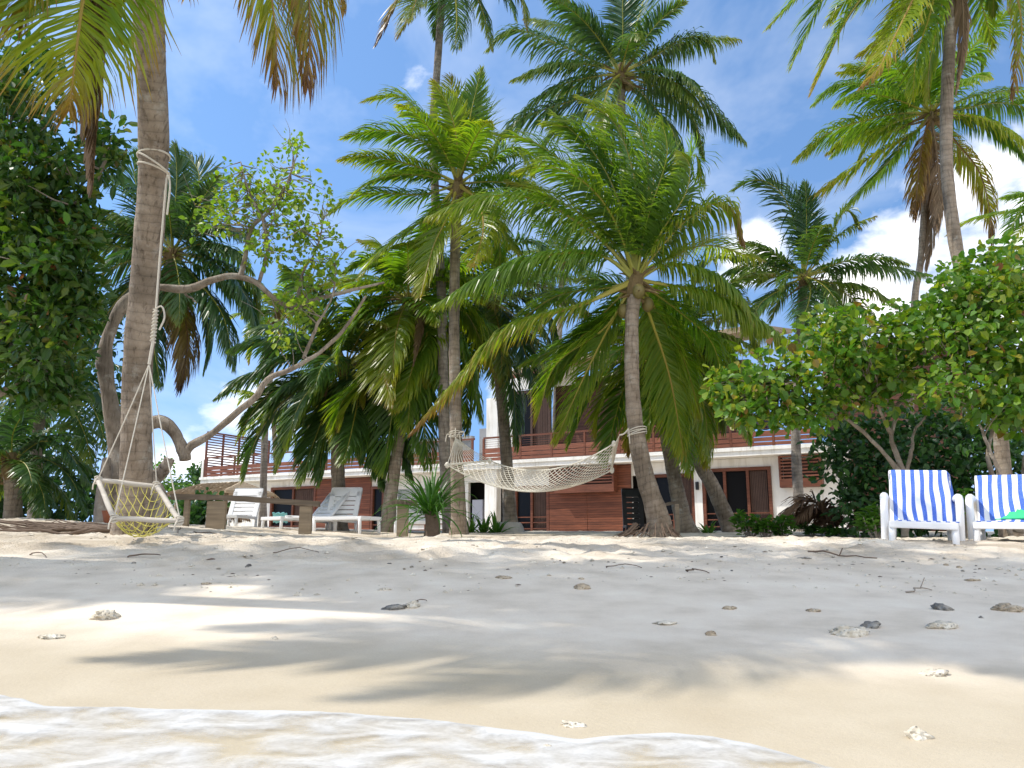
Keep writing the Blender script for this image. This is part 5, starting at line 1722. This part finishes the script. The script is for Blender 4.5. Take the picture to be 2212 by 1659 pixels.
# ------------------------------------------------------------------ loungers
def lounger(label, loc, rz, back=62, sink=.0, cat='sun lounger', group='white plastic loungers', tilt=0.0, w=.66, sl=1.15, bl=.72, h=.30, arms=True, m='plastic'):
    root = tag(empty('sun_lounger', (loc[0], loc[1], loc[2] - sink), rz), label, cat, group)
    root.rotation_euler = (0, tilt, rz)
    hw_ = w / 2
    mb = MB()
    # side rails and slats
    for s in (-1, 1): box(mb, (s * hw_ - .03, 0.03, h - .05), (s * hw_ + .03, sl, h + .012), 0, None, .012)
    box(mb, (-hw_ - .03, -.02, h - .052), (hw_ + .03, .031, h + .014), 0, None, .014)
    n = 9
    for k in range(n):
        y0 = .05 + (sl - .05) * k / n
        box(mb, (-hw_ + .03, y0, h - .02), (hw_ - .03, y0 + (sl - .05) / n - .022, h), 0)
    mb.build('seat', MT[m], root)
    # back with slots: curved sheet
    a = R(back)
    M = Matrix.Translation((0, sl - .02, h)) @ Matrix.Rotation(a, 4, 'X')
    mb = MB()
    sw = hw_ - .02
    for s in (-1, 1): box(mb, (s * sw - .05, 0, -.022), (s * sw + .05, bl - .085, .022), 0, M, .01)
    zs = np.linspace(.04, bl - .2, 6)
    for i, z in enumerate(zs[:-1]):
        box(mb, (-sw + .049, z + .012, -.014), (sw - .049, zs[i + 1] - .012, .014), 0, M, .005)
    box(mb, (-sw - .05, bl - .2, -.02), (sw + .05, bl, .02), 0, M, .045)
    box(mb, (-sw - .05, bl - .2, -.022), (sw + .05, bl - .08, .022), 0, M, .008)
    mb.build('backrest', MT[m], root)
    for (sx_, y, top) in ((-1, .03, h - .01), (1, .03, h - .01), (-1, sl + .02, h - .01), (1, sl + .02, h - .01)):
        mb = MB()
        tube(mb, np.array([(sx_ * hw_, y, top), (sx_ * hw_ * 1.02, y - .01, top * .5), (sx_ * hw_ * 1.04, y - .02, -.14)]), [.034, .031, .028], 10)
        mb.build('leg', MT[m], root, True)
    if arms:
        for s in (-1, 1):
            mb = MB()
            x = s * (hw_ + .075)
            tube(mb, spline([(x, .52, -.14), (x, .50, .2), (x, .49, .42), (x, .56, .50), (x, .8, .515), (x - s * .01, 1.08, .49), (x - s * .03, 1.2, .38), (x - s * .03, 1.22, .1), (x - s * .03, 1.24, -.14)], 40), np.interp(np.linspace(0, 1, 40), [0, .3, .45, .7, 1], [.036, .036, .042, .038, .03]), 10)
            mb.build('armrest', MT[m], root, True)
    return root


def towel(label, lg, w, bl, back, sl, h, over=.22, seed=1, shift=0.0, slide=.0, front=.35):
    """beach towel over the backrest and down onto the seat, in the lounger's own frame"""
    rng = np.random.RandomState(seed)
    a = R(back)
    cy, sy = math.cos(a), math.sin(a)
    prof = [(sl - .02 + cy * (bl - over) + .055, h + sy * (bl - over) - .0), (sl - .02 + cy * (bl - .05) + .05, h + sy * (bl - .05)), (sl - .02 + cy * bl + .0, h + sy * bl + .034), (sl - .02 + cy * bl - .05, h + sy * bl - .0),
            (sl - .02 + cy * bl * .6 - .045, h + sy * bl * .6), (sl - .02 + cy * bl * .2 - .04, h + sy * bl * .2 + .01), (sl - .09, h + .035), (sl - .3, h + .024), (sl - .3 - front, h + .024)]
    P = spline([(0, y, z) for y, z in prof], 46)
    nu = 40
    V, U = [], []
    for i, p in enumerate(P):
        v = i / 45
        for k in range(nu):
            u = k / (nu - 1)
            ed = abs(u - .5) * 2
            x = (u - .5) * w * (1 - .05 * math.sin(v * 5 + seed)) + .006 * math.sin(v * 13 + u * 5 + seed) + .003 * math.sin(v * 27 + u * 11) + shift + slide * (v - .3)
            fold = (.012 * math.sin(u * 21 + v * 3 + seed) + .012 * math.sin(u * 9 - v * 7 + 2 * seed) + .008 * math.sin(v * 31 + u * 6)) * sstep(.15, .5, v) * (1 - .8 * sstep(.72, .82, v)) + .02 * max(0, ed - .75) * math.sin(v * 19 + u * 4 + seed)
            drop = -.20 * sstep(.86, 1.0, ed) * (.25 + .35 * math.sin(v * 6 + seed) ** 2) * (v < .7)
            V.append((x, p[1] - abs(fold) - .3 * abs(drop) * 0 + .5 * max(0, -drop), p[2] + .3 * drop * (u > .5)))
            U.append((u, v))
    i = np.arange(45)[:, None] * nu
    j = np.arange(nu - 1)[None, :]
    Fq = np.stack([i + j, i + j + 1, i + nu + j + 1, i + nu + j], -1).reshape(-1, 4)
    o = MB().add(np.array(V), Fq, 0, 0.0, np.array(U)).build('striped_towel', MT['towel'], None, True)
    o.location = lg.location
    o.rotation_euler = lg.rotation_euler
    md = o.modifiers.new('thick', 'SOLIDIFY'); md.thickness = .010; md.offset = 0
    return tag(o, label, 'towel', 'striped towels on the loungers')


p = gp(1990, 1176)
for i, (px, lab, tl, rz, tilt, dY) in enumerate(((1995, 'white plastic lounger facing the sea at the right, nearer the middle of the photo', 'blue and white striped towel on the left of the two towelled loungers', .02, .05, 0), (2180, 'white plastic lounger cut off by the right edge of the photo', 'blue and white striped towel on the lounger cut off by the right edge', -.03, .02, .12))):
    q = W(px, 1172, 7.75 + dY)
    rz = rz - math.atan2(q[0], q[1])
    lg = lounger(lab, (q[0], q[1], .545), rz, 66 if i == 0 else 58, .07, group='towelled loungers by the hedge', tilt=tilt, w=.52, sl=.85, bl=.59, h=.235)
    towel(tl, lg, .56 if i == 0 else .60, .59, 66 if i == 0 else 58, .85, .235, .25, 3 + i, .01, .04 if i == 0 else .0)
# green cloth on the right lounger
q = W(2208, 1131, 8.3)
V, k = [], 14
for a in range(k):
    for b in range(k):
        u, v = a / (k - 1) - .5, b / (k - 1) - .5
        V.append((q[0] + u * .36, q[1] + v * .3, .775 + .10 * max(0, 1 - 4 * (u * u + v * v)) * (.6 + .4 * math.sin(u * 30) * math.cos(v * 25))))
i = np.arange(k - 1)[:, None] * k
j = np.arange(k - 1)[None, :]
o = MB().add(np.array(V), np.stack([i + j, i + k + j, i + k + j + 1, i + j + 1], -1).reshape(-1, 4)).build('green_cloth', MT['green'], None, True, loc=V[0])
o.modifiers.new('thick', 'SOLIDIFY').thickness = .012
tag(o, 'bright green cloth crumpled on the lounger at the right edge', 'cloth')

for (px, Y, rz, back, lab, kw) in ((477, 17.2, -.05, 62, 'white slatted lounger behind the wooden rail, farthest left', dict(arms=False)), (585, 15.9, -.7, 48, 'white slatted lounger behind the rail with its back lowered', dict(arms=False)),
                                   (690, 15.6, -.15, 66, 'white slatted lounger with upright back right of the wooden rail', dict(arms=False)), (800, 15.0, 1.15, 2, 'white lounger lying flat between the upright lounger and the pandanus', dict(arms=False, h=.30, sl=1.0, bl=.7)),
                                   (890, 15.6, .1, 68, 'white lounger half hidden behind the pandanus', dict(arms=False))):
    q = W(px, 1140, Y)
    lounger(lab, (q[0], q[1], G(q[0], q[1])), rz, back, .0, **{**dict(bl=.74, h=.22, w=.60), **kw})
q = W(603, 1120, 17)
V = []
for a in range(10):
    for b in range(6):
        V.append((q[0] + (a / 9 - .5) * .3, q[1] + (b / 5) * .12, q[2] + .12 - .2 * (b / 5) ** 2 + .015 * math.sin(a * 2.1)))
i = np.arange(9)[:, None] * 6
j = np.arange(5)[None, :]
o = MB().add(np.array(V), np.stack([i + j, i + 6 + j, i + 7 + j, i + j + 1], -1).reshape(-1, 4)).build('small_towel', MT['cyan'], None, True, loc=V[0])
o.modifiers.new('thick', 'SOLIDIFY').thickness = .015
tag(o, 'small pale blue cloth on the lowered lounger', 'cloth')
# black folded lounger by the hammock palm
q = W(1376, 1155, 18.5)
lg = lounger('black slatted lounger back standing up behind the foot of the hammock palm', (q[0], q[1], G(q[0], q[1])), .1, 84, 0, 'lounger', 'dark furniture by the house', w=.42, sl=.3, bl=.85, h=.15, arms=False, m='blackpl')


# ------------------------------------------------------------------ rustic rails
def rail_thing(name, label, cat, beam, posts, Y, thick, depth):
    b0 = W(*beam[0], Y)
    root = tag(empty(name, (b0[0], b0[1], G(b0[0], b0[1]))), label, cat)
    mb = MB()
    P = np.array([W(x, y, Y) for x, y in beam])
    Q = spline(P, 26)
    rng = np.random.RandomState(4)
    V = []
    for k, p in enumerate(Q):
        t = thick * (1 + .1 * rng.uniform(-1, 1)); dd = depth * (1 + .08 * rng.uniform(-1, 1))
        V += [p + [0, -dd / 2, -t / 2], p + [0, dd / 2, -t / 2], p + [0, dd / 2, t / 2], p + [0, -dd / 2, t / 2]]
    V = np.array(V)
    i = np.arange(25)[:, None] * 4
    j = np.arange(4)[None, :]
    mb.add(V, [np.stack([i + j, i + (j + 1) % 4, i + 4 + (j + 1) % 4, i + 4 + j], -1).reshape(-1, 4), np.array([[3, 2, 1, 0], [100, 101, 102, 103]])])
    to_local(mb.build('beam', MT['darkwood'], root), root)
    for (px, w, yt, dY) in posts:
        mb = MB()
        a = W(px, yt, Y + dY)
        g = G(a[0], a[1])
        hw = w / 2 * Y / F
        box(mb, (a[0] - hw, a[1] - .05, g - .3), (a[0] + hw, a[1] + .05, a[2] - thick / 2 - .004), 0, None, .012)
        to_local(mb.build('post', MT['oldwood'], root), root)
    return root


rail_thing('wooden_rail', 'long dark weathered plank rail on wooden posts in front of the left loungers', 'rail', [(372, 1073), (470, 1075), (560, 1080), (690, 1089)], [(406, 10, 1073, 0), (470, 40, 1076, 0), (662, 26, 1087, 0)], 13.6, .085, .16)
rail_thing('wooden_rail', 'short wooden plank on a thick post beside the pandanus', 'rail', [(846, 1085), (870, 1086), (900, 1087)], [(871, 24, 1086, 0)], 13.8, .085, .3)
rail_thing('wooden_post', 'wooden post with a slanting crosspiece right behind the hammock palm', 'post', [(1428, 1093), (1446, 1088), (1466, 1084)], [(1461, 9, 1085, 0)], 15, .06, .08)
# concrete collar
q = W(1099, 1145, 17.6)
g = G(q[0], q[1])
mb = MB()
tube(mb, np.array([(q[0], q[1], g - .1), (q[0], q[1], g + .1), (q[0], q[1], g + .18), (q[0], q[1], g + .2)]), [.36, .31, .27, .24], 20)
o = mb.build('concrete_collar', MT['concrete'], None, False, loc=(q[0], q[1], g))
tag(o, 'low round concrete collar at the foot of the slim palm', 'collar')
q = W(252, 1122, 11.3)
g = G(q[0], q[1])
mb = MB()
tube(mb, np.array([(q[0], q[1], g - .04), (q[0], q[1], g + .1), (q[0], q[1], g + .17), (q[0], q[1], g + .19), (q[0], q[1], g + .13)]), [.14, .17, .19, .2, .16], 16)
o = mb.build('flower_pot', MT['redpot'], None, True, loc=(q[0], q[1], g))
tag(o, 'reddish pot half sunk in sand at the foot of the contorted tree', 'pot')


# ------------------------------------------------------------------ hammock
def hammock():
    A0, A1 = W(966, 1004, 14.4), W(1058, 995, 15.1)       # left bar ends
    B0, B1 = W(1322, 1015, 14.2), W(1326, 958, 13.5)      # right bar ends
    KL, KR = W(984, 945, 14.85), W(1358, 926, 13.4)
    root = tag(empty('hammock', (A0 + B0) / 2), 'off white rope net hammock hung between two palms in front of the house', 'hammock')

    def S(u, v):
        p = (A0 * (1 - v) + A1 * v) * (1 - u) + (B0 * (1 - v) + B1 * v) * u
        sag = (.42 - .12 * v) * 4 * u * (1 - u)
        sag += .10 * 4 * v * (1 - v) * (1 - (2 * u - 1) ** 2)
        return p - np.array([0, 0, sag])
    mb = MB()
    nv, nu = 9, 26
    for fam in (0, 1):
        for k in range(-nv, nu + nv):
            pts = []
            for i in range(nv + 1):
                c = k + (i if fam == 0 else -i)
                if 0 <= c <= nu:
                    pts.append(S(c / nu, i / nv))
            if len(pts) > 2:
                tube(mb, np.array(pts), .0055, 4, 0, 0, False)
    for v in (0, 1):
        tube(mb, np.array([S(u, v) for u in np.linspace(0, 1, 40)]), .012, 6)
    to_local(mb.build('net', MT['cotton'], root), root)
    for (a, b, kn, off) in ((A0, A1, KL, 0), (B0, B1, KR, 1)):
        mb = MB()
        end = kn if off == 0 else W(1338, 940, 13.42)
        for v in np.linspace(0, 1, 15):
            p = a * (1 - v) + b * v
            tube(mb, spline([p, (p + end) / 2 + np.array([0, 0, -.02]), end], 8), .0055, 4, 0, 0, False)
        to_local(mb.build('strings', MT['cotton'], root), root)
    for (a, b) in ((A0, A1), (B0, B1)):
        mb = MB(); d = nrm(b - a) * .05
        tube(mb, np.array([a - d, b + d]), .017, 8)
        for p in (a, b):
            tube(mb, spline([p + [0, 0, .05], p + [0, 0, 0], p - [0, 0, .06]], 8), [.01, .03, .038, .036, .04, .036, .03, .012], 7)
        to_local(mb.build('spreader_bar', MT['cotton'], root), root)
    mb = MB()
    e = W(1338, 940, 13.42)
    tube(mb, spline([e, (e + KR) / 2 + [0, 0, -.03], KR], 10), .013, 6)
    tube(mb, spline([KR, KR + [.0, -.03, -.12], KR + [.01, -.02, -.25]], 8), .009, 5)
    # wraps round the right trunk
    c = W(1376, 937, 13.5)
    for k in range(4):
        t = np.linspace(0, 2 * math.pi, 26)
        z = .02 * k
        tube(mb, np.stack([c[0] + .158 * np.cos(t) - .01 * k * 0, c[1] + .158 * np.sin(t), c[2] - .02 + z + .05 * np.cos(t + .3 * k) * (1 if k % 2 else .6) + .02 * t / 6], 1), .009, 5)
    c = W(985, 940, 15)
    for k in range(4):
        t = np.linspace(0, 2 * math.pi, 24)
        tube(mb, np.stack([c[0] + .125 * np.cos(t), c[1] + .125 * np.sin(t), c[2] - .03 + .025 * k + .02 * np.sin(t * 1 + k)], 1), .010, 5)
    for k in range(5):
        a = KL + np.array([.02 * k - .04, -.02, .05 * (k % 3)])
        tube(mb, spline([a, a + [.05 * (k - 2), -.04, .06], a + [.07 * (k - 2), -.02, -.08]], 7), .011, 5)
    to_local(mb.build('rope', MT['rope'], root), root)


hammock()


# ------------------------------------------------------------------ swing
def swing():
    YB, YF = 8.15, 7.55
    BL, BR = W(212, 1038, YB), W(338, 1050, YB)
    FL, FR = W(247, 1121, YF), W(388, 1125, YF)
    top = W(322, 787, 7.95)
    root = tag(empty('rope_swing', (BL + BR + FL + FR) / 4), 'rope swing seat of driftwood bars with yellow cord net before the thick palm', 'swing')
    for a, b in ((BL, BR), (FL, FR), (BL, FL), (BR, FR)):
        mb = MB()
        d = nrm(b - a) * .03
        P = spline([a - d, a * .66 + b * .34 + [0, 0, .004], a * .34 + b * .66 - [0, 0, .004], b + d], 14)
        tube(mb, P, np.interp(np.linspace(0, 1, 14), [0, .3, .6, 1], [.026, .023, .026, .022]), 9)
        to_local(mb.build('bar', MT['greywood'], root, True), root)
    # net
    mb = MB()

    def S(u, v):
        p = (BL * (1 - u) + BR * u) * (1 - v) + (FL * (1 - u) + FR * u) * v
        return p - np.array([0, 0, .30 * (4 * u * (1 - u)) ** .8 * (4 * v * (1 - v)) ** .7])
    n = 7
    for fam in (0, 1):
        for k in range(-n, 2 * n + 1):
            pts = []
            for i in np.linspace(0, n, 22):
                c = k + (i if fam == 0 else -i)
                if -.001 <= c <= n + .001:
                    q = S(min(max(c / n, 0), 1), i / n)
                    pts.append(q + np.array([.006 * math.sin(i * 5 + k), 0, .006 * math.cos(i * 4 + k)]))
            if len(pts) > 2:
                tube(mb, np.array(pts), .0034, 5, 0, 0, False)
    to_local(mb.build('net', MT['yellow'], root), root)
    mb = MB()
    for p in (BL, BR, FL, FR):
        tube(mb, spline([p + [0, 0, .02], (p + top) / 2 + [0, 0, -.005], top], 10), .006, 6)
        for k in range(4):
            t = np.linspace(0, 2 * math.pi, 12)
            tube(mb, np.stack([p[0] + .032 * np.cos(t), p[1] + .036 * np.sin(t), p[2] - .02 + k * .016 + .012 * np.sin(t + k)], 1), .007, 5)
        tube(mb, spline([p + [0, -.03, .02], p + [-.02, -.045, -.04], p + [-.03, -.03, -.09]], 7), .008, 5)
    k1, k2 = W(330, 740, 7.93), W(337, 668, 7.9)
    hang = W(360, 385, 7.72)
    tube(mb, np.array([top, k1]), .016, 8)
    t = np.linspace(0, 1, 140)
    ax = k1[None] * (1 - t[:, None]) + k2[None] * t[:, None]
    tube(mb, ax + np.stack([.022 * np.cos(t * 60), .022 * np.sin(t * 60), 0 * t], 1), .0085, 6)
    tube(mb, np.array([k1, k2]), .016, 8)
    tube(mb, spline([k2 + [.0, -.02, 0], k2 + [.07, -.03, .02], k2 + [.10, -.02, -.09], k2 + [.06, -.02, -.22]], 16), .009, 6)
    tube(mb, spline([k2, W(345, 560, 7.84), hang], 24), .010, 7)
    # wraps on the trunk
    for (y0, y1, Y) in ((335, 372, 7.86), (340, 335, 7.86), (358, 376, 7.9)):
        c = W(332, (y0 + y1) / 2, Y)
        l = W(300, y0, Y)[2]
        r = W(364, y1, Y)[2]
        a = np.linspace(0, 2 * math.pi, 34)
        tube(mb, np.stack([c[0] + .155 * np.cos(a), c[1] + .155 * np.sin(a), (l + r) / 2 + (r - l) / 2 * np.cos(a)], 1), .011, 6)
    tube(mb, spline([hang, hang + [.02, -.02, .03], hang + [.05, -.02, -.1], hang + [.045, -.02, -.40]], 16), .010, 6)
    to_local(mb.build('rope', MT['rope'], root), root)


swing()


# ------------------------------------------------------------------ beach stones, sticks, roots
def stone_mesh(seed, nx=1.0):
    rng = np.random.RandomState(seed)
    bm = bmesh.new()
    bmesh.ops.create_icosphere(bm, subdivisions=4, radius=1)
    V = np.array([v.co[:] for v in bm.verts])
    Fc = np.array([[v.index for v in f.verts] for f in bm.faces])
    bm.free()
    d = np.zeros(len(V))
    for k in range(7):
        c = nrm(rng.normal(size=3))
        d += .42 * rng.rand() * np.exp(-((V - c) ** 2).sum(1) / .25)
    r = .62 + d + .30 * (vnoise(V[:, 0] * 3 + seed, V[:, 1] * 3 + V[:, 2] * 2.3, seed) - .5) + .22 * (vnoise(V[:, 0] * 8 + V[:, 2] * 5, V[:, 1] * 8 - V[:, 2] * 4, seed + 3) - .5)
    V = V * r[:, None]
    V = V / np.abs(V).max(0)
    return V, Fc


def stone(label, px, py, w, h, m='coral', seed=1, name='coral_stone', group='coral stones on the sand', rot=0.0, depth=.8):
    p = gp(px, py)
    sc = p[1] / F * 1.0
    V, Fc = stone_mesh(seed)
    hw, hh = w * .5 * sc, h * .62 * sc
    V = V * np.array([hw, hw * depth, hh])
    c, s = math.cos(rot), math.sin(rot)
    V = np.stack([V[:, 0] * c - V[:, 2] * s * .0, V[:, 1], V[:, 2] + V[:, 0] * s], 1)
    p = p + np.array([0, hw * depth * .5, 0])
    base = np.array([p[0], p[1], G(p[0], p[1])])
    o = MB().add(V + base + np.array([0, 0, hh * .12]), Fc).build(name, MT[m], None, True, loc=base)
    return tag(o, label, 'stone', group)


ST = [('knobbly white coral lump at the left on the sunlit sand', 222, 1340, 88, 26, 'coral', 0.0), ('flat grey green coral piece left of centre', 848, 1318, 60, 15, 'coraldark', 0.05), ('whitish coral piece touching the flat grey green one', 888, 1314, 44, 22, 'coral', 0.1),
      ('small round coral lump in the middle of the shaded sand', 1256, 1275, 42, 19, 'coraltan', 0), ('biggest pitted coral stone on the right of the shaded sand', 1842, 1374, 88, 30, 'coral', 0), ('grey coral slab leaning behind the biggest coral stone', 1884, 1358, 52, 20, 'coraldark', .2),
      ('dark grey coral piece above the speckled one at the right', 2041, 1320, 54, 18, 'coraldark', -.25), ('speckled low coral mound at the right', 2041, 1360, 86, 20, 'coral', 0), ('tan coral lump at the right edge', 2182, 1322, 72, 24, 'coraltan', .05),
      ('low flat coral crust in the lower right sand', 2025, 1462, 66, 18, 'coral', 0), ('pale coral lump at the lower right near the water', 1990, 1598, 62, 34, 'coral', -.15), ('flat white coral piece just above the foam in the middle', 1240, 1570, 58, 11, 'coral', -.08),
      ('small white stone in the foam', 1183, 1620, 28, 18, 'coral', 0), ('small cone shaped shell in the shade right of centre', 1537, 1374, 26, 18, 'coraltan', 0), ('low pale coral crumbs left of the cone shell', 1438, 1350, 58, 9, 'coral', 0), ('low coral crumbs above the cone shell', 1576, 1318, 36, 10, 'coraltan', 0),
      ('flat tan stone left of the dark coral', 1758, 1323, 34, 9, 'coraltan', 0), ('flat pinkish stone below the right loungers', 2106, 1257, 40, 6, 'coraltan', 0), ('black pebble at the right', 2121, 1338, 10, 7, 'coraldark', 0), ('grey stone below the bright sand crest', 1741, 1212, 32, 7, 'coraldark', 0),
      ('left one of two round tan pebbles below the loungers', 2046, 1225, 14, 9, 'coraltan', 0), ('right one of two round tan pebbles below the loungers', 2073, 1227, 12, 7, 'coraltan', 0), ('small tan pebble above the middle coral lump', 1257, 1254, 16, 6, 'coraltan', 0),
      ('half buried stone on the sunny crest, middle', 1153, 1216, 22, 9, 'coral', 0), ('white stone on the shaded left sand', 590, 1381, 20, 9, 'coral', 0), ('broken flat coral in the shade at far left', 107, 1380, 72, 12, 'coral', -.1), ('brown stone in the left shade', 445, 1263, 26, 6, 'coraltan', 0),
      ('dark pebble in the left sunlit patch', 287, 1220, 11, 6, 'coraldark', 0), ('grey pebble left of centre in the shade', 532, 1227, 13, 4, 'coraldark', 0), ('grey coral crumbs left of the middle coral lump', 830, 1276, 34, 8, 'coral', 0), ('coral crumbs below the sunny crest', 1090, 1249, 40, 8, 'coraltan', 0),
      ('white stone on the crest before the dead fronds', 1868, 1172, 28, 10, 'coral', 0)]
for i, (lab, px, py, w, h, m, rot) in enumerate(ST):
    stone(lab, px, py, w, h, m, 11 + i, rot=rot)
rng = np.random.RandomState(91)
mesh_pool = []
for k in range(60):
    px = (180, 520, 900, 1240, 1560, 1760, 1950, 2110)[k % 8] + rng.normal() * 45
    py = rng.uniform(1172, 1235) if k < 70 else rng.uniform(1235, 1330)
    if px < 800: py = rng.uniform(1150, 1235)
    p = gp(px, py)
    s = rng.uniform(.008, .022)
    if k < 5:
        V, Fc = stone_mesh(60 + k)
        o = MB().add(V * np.array([1, .8, .6]), Fc).build('pebble', MT[('coraltan', 'coral', 'coraldark', 'coral', 'coraltan')[k]], None, True)
        mesh_pool.append(o)
    else:
        o = mesh_pool[k % 5].copy()
        scene.collection.objects.link(o)
    o.location = (p[0], p[1], G(p[0], p[1]) + s * .15)
    o.scale = (s, s, s * rng.uniform(.5, 1))
    o.rotation_euler = (0, 0, rng.uniform(0, 6.28))
    tag(o, 'tiny scattered pebble or coral crumb on the upper sand', 'pebble', 'tiny pebbles scattered on the sand')

SK = [('long thin brown stick on the crest before the loungers', 1740, 1196, 1885, 1206, .011), ('curved twig in the sunny sand right of centre', 1480, 1236, 1528, 1240, .008), ('pale forked twig in the right shade', 1958, 1281, 2014, 1277, .007), ('thin twig right of centre on the sunny crest', 1305, 1229, 1390, 1226, .006),
      ('dark curved stick on the left sand bank', 418, 1150, 484, 1155, .013), ('short dark stick left of the curved stick', 383, 1152, 404, 1141, .010), ('dark twig in the left dappled sand', 276, 1207, 345, 1200, .010), ('thin twig in the dappled sand left of centre', 585, 1196, 690, 1198, .006), ('thin stick among the coral left of centre', 880, 1314, 930, 1300, .005), ('dark twig near the left edge of the sand', 65, 1198, 100, 1200, .008)]
for i, (lab, x0, y0, x1, y1, r) in enumerate(SK):
    r *= .7
    a, b = gp(x0, y0), gp(x1, y1)
    if np.linalg.norm(a - b) > 1.8: b = a + nrm(b - a) * 1.5
    rg = np.random.RandomState(i)
    P = []
    for t in np.linspace(0, 1, 9):
        q = a * (1 - t) + b * t + rg.normal(size=3) * .012
        P.append([q[0], q[1], G(q[0], q[1]) + r * .7 + .02 * math.sin(t * 3.1)])
    mb = MB()
    tube(mb, np.array(P), np.linspace(r, r * .5, 9), 6)
    if i in (2, 0):
        m_ = np.array(P[4])
        tube(mb, np.array([m_, m_ + [.03, 0, .06]]), r * .6, 5)
    o = mb.build('stick', MT['roots' if i not in (2,) else 'twig'], None, True, loc=P[0])
    tag(o, lab, 'stick', 'sticks lying on the sand')
# roots and litter at the left
rng = np.random.RandomState(17)
mb = MB()
c0 = W(270, 1163, 9.3)
for k in range(26):
    a = rng.uniform(2.3, 4.0)
    L = rng.uniform(.6, 2.6)
    P = []
    yo = rng.uniform(-.35, .5)
    for t in np.linspace(0, 1, 10):
        x = c0[0] + math.cos(a) * L * t
        y = c0[1] + yo * min(1, t * 4) + .35 * math.sin(a) * L * t + .05 * rng.normal()
        P.append([x, y, G(x, y) + .015 + .03 * rng.rand()])
    tube(mb, np.array(P), np.linspace(.022, .004, 10), 5)
o = mb.build('roots', MT['roots'], None, True, loc=(c0[0], c0[1], G(c0[0], c0[1])))
o.parent = P_SWING
to_local(o, P_SWING)
mb = MB()
c0 = W(1425, 1165, 13.3)
for k in range(60):
    a = rng.uniform(0, 6.28)
    x, y = c0[0] + .30 * math.cos(a) - .1, c0[1] + .22 * math.sin(a)
    L = rng.uniform(.1, .35)
    x2, y2 = x + math.cos(a) * L - .08, y + math.sin(a) * L
    tube(mb, spline([(x, y, G(x, y) + rng.uniform(.05, .25)), ((x + x2) / 2, (y + y2) / 2, G(x, y) + .08), (x2, y2, G(x2, y2))], 6), np.linspace(.012, .004, 6), 4)
o = mb.build('root_tuft', MT['roots'], None, False, loc=(c0[0], c0[1], G(c0[0], c0[1])))
tag(o, 'tuft of brown roots and dry litter round the foot of the hammock palm', 'roots')

# shell grit and leaf crumbs over the upper sand: nobody could count it
rng = np.random.RandomState(23)
k = 5200
gx = rng.uniform(-7, 7.5, k)
gy = 5.0 + 6.5 * rng.rand(k) ** 1.3 + .3 * np.sin(gx * 1.7)
keep = vnoise(gx * 1.3, gy * 1.9, 21) > rng.uniform(.15, .75, k)
gx, gy = gx[keep], gy[keep]
k = len(gx)
gzv = gz(gx, gy)
for nm, lab, mm, sel, sz in (('shell_grit', 'pale shell and coral grit strewn over the upper sand', 'coral', np.arange(k) % 3 > 0, .010), ('leaf_litter', 'brown leaf crumbs strewn over the upper sand', 'roots', np.arange(k) % 6 == 0, .010)):
    c = np.stack([gx, gy, gzv], 1)[sel]
    q = len(c)
    O = np.array([[1, 0, 0], [0, 1, 0], [-1, 0, 0], [0, -1, 0], [0, 0, .8], [0, 0, -.8]], float)
    a = rng.uniform(0, 6.28, q)
    st = rng.uniform(.5, 2.2, q) if mm == 'roots' else rng.uniform(.7, 1.4, q)
    r = sz * rng.lognormal(0, .5, q)
    V = np.repeat(O[None], q, 0) * np.stack([r * st, r, r * (.35 if mm == 'roots' else .7)], 1)[:, None, :] * rng.uniform(.7, 1.3, (q, 6, 1))
    V = np.stack([V[..., 0] * np.cos(a)[:, None] - V[..., 1] * np.sin(a)[:, None], V[..., 0] * np.sin(a)[:, None] + V[..., 1] * np.cos(a)[:, None], V[..., 2]], -1) + c[:, None, :]
    b = np.arange(q)[:, None] * 6
    F3 = np.concatenate([b + np.array(t) for t in ([0, 1, 4], [1, 2, 4], [2, 3, 4], [3, 0, 4], [1, 0, 5], [2, 1, 5], [3, 2, 5], [0, 3, 5])])
    o = MB().add(V.reshape(-1, 3), F3).build(nm, MT[mm])
    tag(o, lab, 'grit', kind='stuff')
